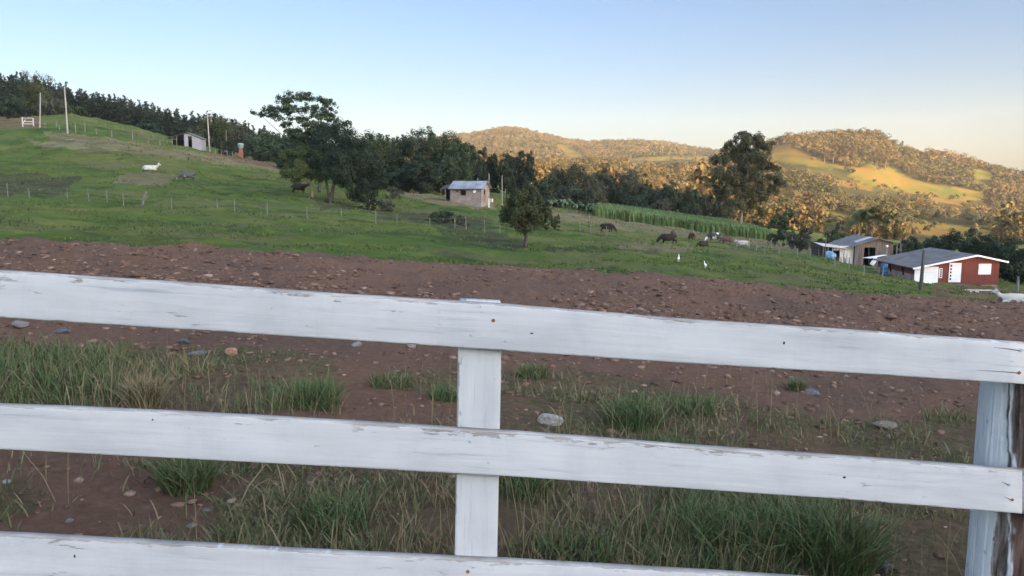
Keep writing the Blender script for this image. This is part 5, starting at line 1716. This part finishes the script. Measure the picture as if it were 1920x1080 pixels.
def bird(u, v, heading, label, s_=1.0):
    g = at(u, v, 30, 120)
    V = [(-.12, 0, .30), (-.22, 0, .27), (0.06, 0, .36), (.10, 0, .48), (.10, 0, .57), (.14, 0, .62), (.24, 0, .60), (-.04, .04, .20), (-.03, .04, .02), (-.04, -.04, .20), (-.02, -.04, .02)]
    E_ = [(0, 1), (0, 2), (2, 3), (3, 4), (4, 5), (5, 6), (0, 7), (7, 8), (0, 9), (9, 10)]
    R = [.10, .04, .075, .035, .03, .04, .012, .02, .012, .02, .012]
    me = skin_body('white_bird', V, E_, R, 0)
    me.materials.append(mottled('white_feathers', [(.75, .75, .73), (.82, .82, .80)], 5, .8, 0))
    o = bpy.data.objects.new('white_bird', me); COL.objects.link(o)
    o.location = g + Vector((0, 0, float(hummock(g.x, g.y)))); o.rotation_euler = (0, 0, heading); o.scale = (s_,) * 3
    tag(o, label, 'bird')
bird(1272, 494, 1.2, 'white egret standing in the pasture, upper left of the two in the open', .85)
bird(1322, 505, 2.0, 'white egret standing in the pasture, lower right of the two in the open', .75)
# ------------------------------------------------------------------ stones and rubble in the yard
STONES = {}
def stone_mesh(seed, flat=.6, sub=3, rough=.25):
    r = random.Random(seed)
    bm = bmesh.new()
    bmesh.ops.create_icosphere(bm, subdivisions=sub, radius=.5)
    cuts = [(Vector((r.gauss(0, 1), r.gauss(0, 1), r.gauss(0, 1))).normalized(), r.uniform(.28, .44)) for _ in range(9)]
    for v_ in bm.verts:
        for nrm, d in cuts:
            q = v_.co.dot(nrm) - d
            if q > 0: v_.co -= nrm * q * .92
        n_ = float(vnoise(v_.co.x * 4 + seed, v_.co.y * 4 + v_.co.z * 3.3, 1.0, seed)) + .5 * float(vnoise(v_.co.x * 11 + seed, v_.co.y * 11 + v_.co.z * 9, 1.0, seed + 3))
        v_.co *= 1 + rough * .35 * n_
        v_.co.z *= flat
    me = bpy.data.meshes.new('stone')
    bm.to_mesh(me); bm.free()
    return me
def stone(u, v, wpx, hf, stops, label, seed, flat=.6, name='stone', rz=0.0, sy=.8):
    g = at(u, v, 2, 20)
    gz = float(yard_z(g.x, g.y)[0])
    s = px(g.y, wpx)
    me = stone_mesh(seed, 1.0)
    o = link(name, me, mottled('stone_%s' % name + str(seed), stops, 9, .92, .7, .02, spec=.15))
    o.material_slots[0].material.name = 'stone_surface'
    o.scale = (s, s * sy, s * flat)
    o.location = (g.x, g.y, gz + s * flat * hf)
    o.rotation_euler = (0, 0, rz)
    tag(o, label, 'stone')
G1 = [(.14, .13, .115), (.28, .27, .245), (.42, .40, .37)]
stone(1031, 797, 52, .22, G1, 'pale grey white boulder lying in grass right of the middle fence post', 1, .55)
stone(1660, 803, 56, .20, [(.10, .085, .065), (.185, .155, .125), (.25, .21, .175)], 'flat brown stone slab on bare ground right of the middle of the fence bay', 2, .34, sy=.6)
stone(434, 666, 26, .30, [(.22, .11, .07), (.34, .19, .13), (.42, .27, .2)], 'orange stone just under the upper rail on the left', 3, .75)
stone(370, 664, 36, .20, [(.075, .08, .09), (.13, .14, .16), (.19, .2, .22)], 'slate grey slab just left of the orange stone', 4, .34)
stone(1522, 738, 36, .20, [(.08, .085, .10), (.14, .15, .175), (.2, .21, .23)], 'blue grey slab beside a yellow green tuft under the upper rail', 5, .4)
stone(345, 645, 30, .25, [(.05, .05, .055), (.09, .088, .09), (.14, .135, .13)], 'dark grey rock partly hidden under the upper rail on the left', 6, .5)
stone(118, 626, 34, .22, [(.04, .045, .055), (.10, .105, .12), (.18, .185, .2)], 'dark blue grey rock under the upper rail near the left edge', 7, .4)
stone(40, 618, 34, .25, [(.11, .10, .10), (.19, .175, .17), (.26, .24, .23)], 'grey lump of rock at the far left under the upper rail', 8, .6)
stone(668, 650, 22, .25, [(.14, .13, .13), (.22, .21, .21), (.3, .29, .28)], 'small grey rock left of the middle fence post under the upper rail', 9, .6)
stone(773, 656, 22, .25, [(.19, .15, .13), (.28, .23, .2), (.36, .31, .28)], 'small pinkish rock close to the left side of the middle fence post', 10, .6)
stone(360, 985, 26, .2, [(.13, .11, .10), (.22, .19, .17), (.3, .26, .24)], 'flattish stone on bare dirt between middle and lower rail at the left', 11, .4)
stone(388, 958, 18, .2, [(.10, .085, .08), (.17, .14, .13), (.24, .2, .18)], 'dark pebble right of the flattish stone on bare dirt', 12, .45)
stone(130, 980, 18, .2, [(.12, .10, .10), (.2, .17, .165), (.27, .24, .23)], 'small grey stone on bare dirt at lower left', 13, .6)
stone(12, 908, 20, .2, [(.2, .19, .18), (.33, .31, .29), (.4, .38, .36)], 'pale stone at the left edge beneath the middle rail', 14, .4)
stone(1650, 1072, 60, .25, [(.03, .03, .033), (.07, .068, .07), (.12, .115, .11)], 'dark boulder at the foot of the large tussock above the lower rail', 15, .6)

r = np.random.default_rng(11)
ico = bmesh.new(); bmesh.ops.create_icosphere(ico, subdivisions=1, radius=.5)
iv = np.array([v_.co[:] for v_ in ico.verts]); ifc = np.array([[l.index for l in f.verts] for f in ico.faces]); ico.free()
N = 60000
t = r.uniform(-1.0, 1.0, N)
y = np.where(r.random(N) < .55, r.uniform(7.5, 16.8, N), np.sqrt(r.uniform(3.0 ** 2, 11 ** 2, N)))
x = t * y
keep = (fbm(x, y, 1.8, 61, 3) > -.28)
x, y = x[keep], y[keep]
n = len(x)
S = .010 + .11 * r.random(n) ** 11 + (y > 10) * .016 * r.random(n)
S *= np.clip(y / 9, .55, 1.15)
sc3 = np.stack([r.uniform(.7, 1.3, n), r.uniform(.7, 1.2, n), r.uniform(.25, .6, n)], 1)
jit = 1 + r.normal(size=(n, len(iv))) * .24
a = r.uniform(0, 6.28, n)
L = iv[None] * jit[:, :, None] * sc3[:, None, :]
ca, sa = np.cos(a)[:, None], np.sin(a)[:, None]
LX = (L[:, :, 0] * ca - L[:, :, 1] * sa) * S[:, None] + x[:, None]
LY = (L[:, :, 0] * sa + L[:, :, 1] * ca) * S[:, None] + y[:, None]
LZ = L[:, :, 2] * S[:, None] + (yard_z(x, y) + S * .04)[:, None]
vv = np.stack([LX, LY, LZ], -1).reshape(-1, 3)
fc = (ifc[None] + (np.arange(n) * len(iv))[:, None, None]).reshape(-1)
ti = np.repeat(np.clip(r.beta(1.3, 4.2, n), 0, 1), len(ifc))
rub = link('rubble', mesh_np('rubble', vv, fc, np.full(n * len(ifc), 3), tint=ti), leafmat('rubble_stone', [(.075, .046, .034), (.14, .086, .064), (.19, .124, .094), (.25, .185, .15), (.40, .35, .31)], .95, .1))
tag(rub, 'loose stones and clods scattered over the red dirt yard', 'rubble', kind='stuff')

# ------------------------------------------------------------------ grass
def blades(x, y, z, H, wid, lean, tint, r, curl=.6):
    n = len(x)
    a = r.uniform(0, 2 * PI, n)
    d = np.stack([np.cos(a), np.sin(a), 0 * a], 1)
    f_ = r.uniform(0, 2 * PI, n)
    e = np.stack([np.cos(f_), np.sin(f_), 0 * a], 1) * (wid * .5)[:, None]
    p0 = np.stack([x, y, z - .02], 1)
    up = np.array([0, 0, 1.0])
    pts = []
    for f, ww in ((0, .8), (.4, 1.0), (.75, .7)):
        c_ = p0 + up * (H * (f - .25 * curl * f * f * lean))[:, None] + d * (H * lean * (f * .35 + curl * f * f))[:, None]
        pts += [c_ - e * ww, c_ + e * ww]
    tip = p0 + up * (H * (1 - .45 * curl * lean))[:, None] + d * (H * lean * (.35 + curl))[:, None]
    pts.append(tip)
    v = np.stack(pts, 1).reshape(-1, 3)
    i0 = np.arange(n)[:, None] * 7
    fl = np.concatenate([i0 + np.array([0, 1, 3, 2]), i0 + np.array([2, 3, 5, 4]), i0 + np.array([4, 5, 6])], 1).reshape(-1)
    return v, fl, np.tile([4, 4, 3], n), np.repeat(tint, 3)
GR = leafmat('yard_grass_blades', [(.19, .15, .09), (.145, .125, .068), (.095, .105, .046), (.064, .090, .037), (.080, .122, .042), (.042, .074, .034)], .7, .2)
def area_pts(poly, n, r, ymax=18.0):
    P = np.array(poly, float)
    lo, hi = P.min(0), P.max(0)
    u, v = [], []
    while sum(map(len, u)) < n:
        a = r.uniform(lo[0], hi[0], n); b_ = r.uniform(lo[1], hi[1], n)
        k = in_poly(a, b_, poly)
        u.append(a[k]); v.append(b_[k])
    u = np.concatenate(u)[:n]; v = np.concatenate(v)[:n]
    # the yard is close to a tilted plane: solve, then refine
    x, y, z = ray(u, v)
    k = -EYE / (z - SIDE * x)
    Y = k * y
    return x * k, Y
AREAS = [  # polygon, clumps, blades per clump, height, spread, greenness, spread of greenness
    ([(-150, 672), (235, 662), (235, 760), (-150, 770)], 250, 34, (.16, .40), .10, .70, .12),
    ([(235, 672), (420, 680), (400, 772), (235, 768)], 90, 26, (.10, .30), .10, .44, .18),
    ([(400, 690), (630, 690), (618, 780), (380, 780)], 150, 30, (.14, .36), .10, .58, .14),
    ([(-150, 655), (640, 668), (640, 690), (-150, 675)], 110, 24, (.08, .2), .10, .62, .14),
    ([(700, 700), (800, 702), (850, 730), (700, 735)], 26, 26, (.05, .14), .08, .55, .14),
    ([(940, 715), (1060, 700), (1100, 800), (940, 815)], 60, 22, (.06, .2), .09, .48, .18),
    ([(1060, 740), (1340, 745), (1360, 860), (1060, 850)], 120, 26, (.08, .28), .10, .60, .16),
    ([(1340, 760), (1560, 790), (1560, 870), (1340, 870)], 90, 22, (.06, .2), .10, .50, .18),
    ([(1540, 775), (1830, 770), (1830, 885), (1640, 870), (1540, 800)], 130, 20, (.05, .2), .10, .64, .14),
    ([(930, 905), (1260, 915), (1260, 1120), (930, 1110)], 230, 24, (.08, .26), .09, .36, .22),
    ([(1250, 930), (1700, 950), (1680, 1120), (1250, 1110)], 330, 32, (.12, .36), .09, .68, .13),
    ([(1690, 960), (1830, 965), (1830, 1120), (1660, 1120)], 110, 24, (.05, .18), .08, .46, .2),
    ([(430, 940), (860, 900), (860, 1110), (430, 1060)], 230, 24, (.07, .24), .09, .40, .22),
    ([(220, 872), (560, 876), (560, 910), (230, 905)], 60, 24, (.05, .16), .08, .56, .16),
    ([(-150, 915), (60, 918), (45, 975), (-150, 1000)], 60, 26, (.05, .16), .08, .60, .14),
    ([(-300, 640), (2250, 760), (2250, 1150), (-300, 1150)], 420, 9, (.03, .10), .09, .38, .24),
    ([(640, 640), (1900, 730), (1900, 770), (640, 700)], 60, 12, (.03, .10), .10, .44, .2),
    ([(-700, 660), (-150, 660), (-150, 1100), (-700, 1100)], 160, 26, (.08, .3), .10, .56, .2),
    ([(1900, 790), (2500, 830), (2500, 1150), (1900, 1150)], 160, 26, (.08, .3), .10, .56, .2),
]
VS, FS, ZS, TS = [], [], [], []
off = 0
def push(q):
    global off
    v, f, s, t_ = q
    VS.append(v); FS.append(f + off); ZS.append(s); TS.append(t_)
    off += len(v)
for (poly, nc, nb, hr, sprd, gm, gs) in AREAS:
    cx, cy = area_pts(poly, nc, r)
    hc = (hr[0] + (hr[1] - hr[0]) * r.random(nc) ** 1.7) * r.uniform(.7, 1.05, nc)
    gc = np.clip(r.normal(gm - .06, gs * 1.3, nc), 0, 1)
    cnt = np.maximum(3, (nb * r.uniform(.3, 1.3, nc))).astype(int)
    idx = np.repeat(np.arange(nc), cnt)
    n = len(idx)
    rad = np.abs(r.normal(size=n)) * sprd * (.6 + hc[idx] * 3)
    an = r.uniform(0, 2 * PI, n)
    x = cx[idx] + np.cos(an) * rad; y = cy[idx] + np.sin(an) * rad
    ok = (y > F0 + .35 + .05 * x) & (y < 18) & (fbm(x, y, .7, 33, 3) > -.16)
    x, y, idx = x[ok], y[ok], idx[ok]
    n = len(x)
    H = hc[idx] * (.2 + .72 * r.random(n) ** 1.5)
    ti = np.clip(gc[idx] + r.normal(size=n) * .15 - (r.random(n) < .24) * .4, 0, 1)
    push(blades(x, y, yard_z(x, y), H, r.uniform(.0022, .0055, n) * (1 + .08 * y), np.abs(r.normal(.55, .38, n)), ti, r))
# thin dry seed stalks and small ground weeds between the clumps
n = 1500
x, y = area_pts([(-200, 650), (2000, 760), (2000, 1150), (-200, 1150)], n, r)
ok = (y > F0 + .4 + .05 * x) & (fbm(x, y, 1.2, 35, 3) > -.05)
x, y = x[ok], y[ok]; n = len(x)
push(blades(x, y, yard_z(x, y), r.uniform(.14, .46, n), r.uniform(.0016, .0032, n) * (1 + .1 * y), np.abs(r.normal(.3, .22, n)), np.clip(r.normal(.14, .12, n), 0, 1), r, .5))
n = 85000
x, y = area_pts([(-200, 640), (2000, 740), (2000, 1150), (-200, 1150)], n, r)
uu, vv = proj(x, y, SIDE * x - EYE)
bare = in_poly(uu + 40 * fbm(x, y, .8, 43, 3), vv, [(-60, 845), (230, 850), (560, 905), (430, 950), (400, 1015), (-60, 1000)]) | in_poly(uu + 40 * fbm(x, y, .8, 44, 3), vv, [(640, 735), (860, 748), (860, 805), (640, 800)]) | in_poly(uu, vv, [(1050, 640), (1900, 700), (1850, 770), (1500, 775), (1050, 720)])
ok = (y > F0 + .4 + .05 * x) & (fbm(x, y, .7, 37, 4) + .3 * vnoise(x, y, 2.5, 39) > .06) & (~bare | (r.random(n) < .06))
x, y = x[ok], y[ok]; n = len(x)
push(blades(x, y, yard_z(x, y), r.uniform(.02, .11, n) * (.5 + r.random(n) ** 2), r.uniform(.0022, .006, n) * (1 + .08 * y), np.abs(r.normal(.9, .45, n)), np.clip(r.normal(.36, .20, n), 0, 1), r, .6))
grass = link('grass', mesh_np('grass', np.concatenate(VS), np.concatenate(FS), np.concatenate(ZS), tint=np.concatenate(TS)), GR)
tag(grass, 'rough grass and dry weeds growing over the dirt yard behind the fence', 'grass', kind='stuff')
# tussocks that stand out one by one
def tussock(u, v, H, R, nb, g_, label, seed, gs=.1):
    r = np.random.default_rng(seed)
    p = at(u, v, 2, 18)
    an = r.uniform(0, 2 * PI, nb); rad = np.sqrt(r.random(nb)) * R
    x, y = np.cos(an) * rad, np.sin(an) * rad
    h_ = H * r.uniform(.55, 1.1, nb)
    q = blades(x, y, 0 * x, h_, r.uniform(.004, .008, nb), np.abs(r.normal(.5, .25, nb)), np.clip(r.normal(g_ - .08, gs * 1.4, nb) - (r.random(nb) < .1) * .4, 0, 1), r, .75)
    o = link('grass_tussock', mesh_np('grass_tussock', *q[:3], tint=q[3]), GR)
    o.location = (p.x, p.y, float(yard_z(p.x, p.y)[0]))
    tag(o, label, 'grass tussock')
tussock(1188, 797, .24, .18, 800, .84, 'thick dark green grass tussock right of the pale grey white boulder', 1)
tussock(1300, 775, .17, .16, 420, .66, 'short brownish green tuft right of the thick dark green tussock', 2)
tussock(1493, 733, .15, .07, 240, .58, 'small yellow green tuft beside the blue grey slab', 3, .05)
tussock(350, 915, .22, .12, 460, .74, 'bright green tussock right below the middle rail at the left', 4)
tussock(1560, 1062, .34, .17, 800, .72, 'largest arching grass tussock above the lower rail at the right', 5)
tussock(1450, 1030, .26, .20, 700, .80, 'dense green tussock left of the largest arching tussock', 6)
tussock(1340, 1010, .22, .20, 600, .72, 'tangled green tussock under the middle rail left of two bigger ones', 7)
tussock(836, 748, .13, .12, 360, .84, 'little green tuft touching the left side of the middle post', 8)
tussock(592, 762, .24, .15, 560, .74, 'tall green tussock at the right end of the long grass on the left', 9)
tussock(625, 980, .17, .16, 420, .74, 'bright green tuft left of the middle post above the lower rail', 10)
tussock(1080, 1048, .15, .15, 380, .72, 'light green tuft right of the middle post just above the lower rail', 11)
tussock(270, 760, .26, .10, 420, .18, 'straw coloured dry tuft in the long grass on the left', 12)
tussock(1000, 705, .15, .12, 300, .70, 'green tuft just under the upper rail right of the middle post', 13)
tussock(985, 925, .2, .16, 380, .76, 'green tuft right under the middle rail right of the middle post', 14)
tussock(735, 722, .13, .16, 320, .56, 'pale green tuft left of the middle post under the upper rail', 15)
tussock(1250, 850, .16, .18, 360, .74, 'green clump just above the middle rail right of the middle post', 16)

# tufts over the pasture, too many to count
N = 120000
t = r.uniform(-.72, .78, N); y = 1 / r.uniform(1 / 165, 1 / 22, N); x = t * y
z = past_z(x, y)
u, v = proj(x, y, z)
k = (fbm(x, y, 3.5, 81, 4) > .06) & (u > -80) & (u < 2000)
x, y, z = x[k], y[k], z[k]
n = len(x)
H = r.uniform(.05, .17, n) * (1 + y / 150)
q = blades(x, y, z, H, r.uniform(.05, .14, n) * (y / 70), np.abs(r.normal(.5, .3, n)), np.clip(r.normal(.5, .22, n), 0, 1), r)
pg = link('grass', mesh_np('grass', *q[:3], tint=q[3]), leafmat('pasture_tufts', [(.028, .046, .015), (.046, .074, .021), (.078, .108, .031), (.125, .14, .05)], .8, .15))
tag(pg, 'short tufty grass covering the green pasture beyond the dirt yard', 'grass', kind='stuff')

# ------------------------------------------------------------------ the evening air
mb = MB()
mb.span(-1650, 1600, -1600, 3060, -130, 232)
m = bpy.data.materials.new('haze')
m.use_nodes = True
m.node_tree.nodes.clear()
out = m.node_tree.nodes.new('ShaderNodeOutputMaterial')
pv = m.node_tree.nodes.new('ShaderNodeVolumePrincipled')
pv.inputs['Color'].default_value = (0.86, 0.88, 0.92, 1)
pv.inputs['Density'].default_value = 0.00008
pv.inputs['Anisotropy'].default_value = 0.0
m.node_tree.links.new(pv.outputs[0], out.inputs['Volume'])
hz = mb.build('haze', m)
tag(hz, 'thin evening haze lying over the valley', 'haze', kind='stuff')
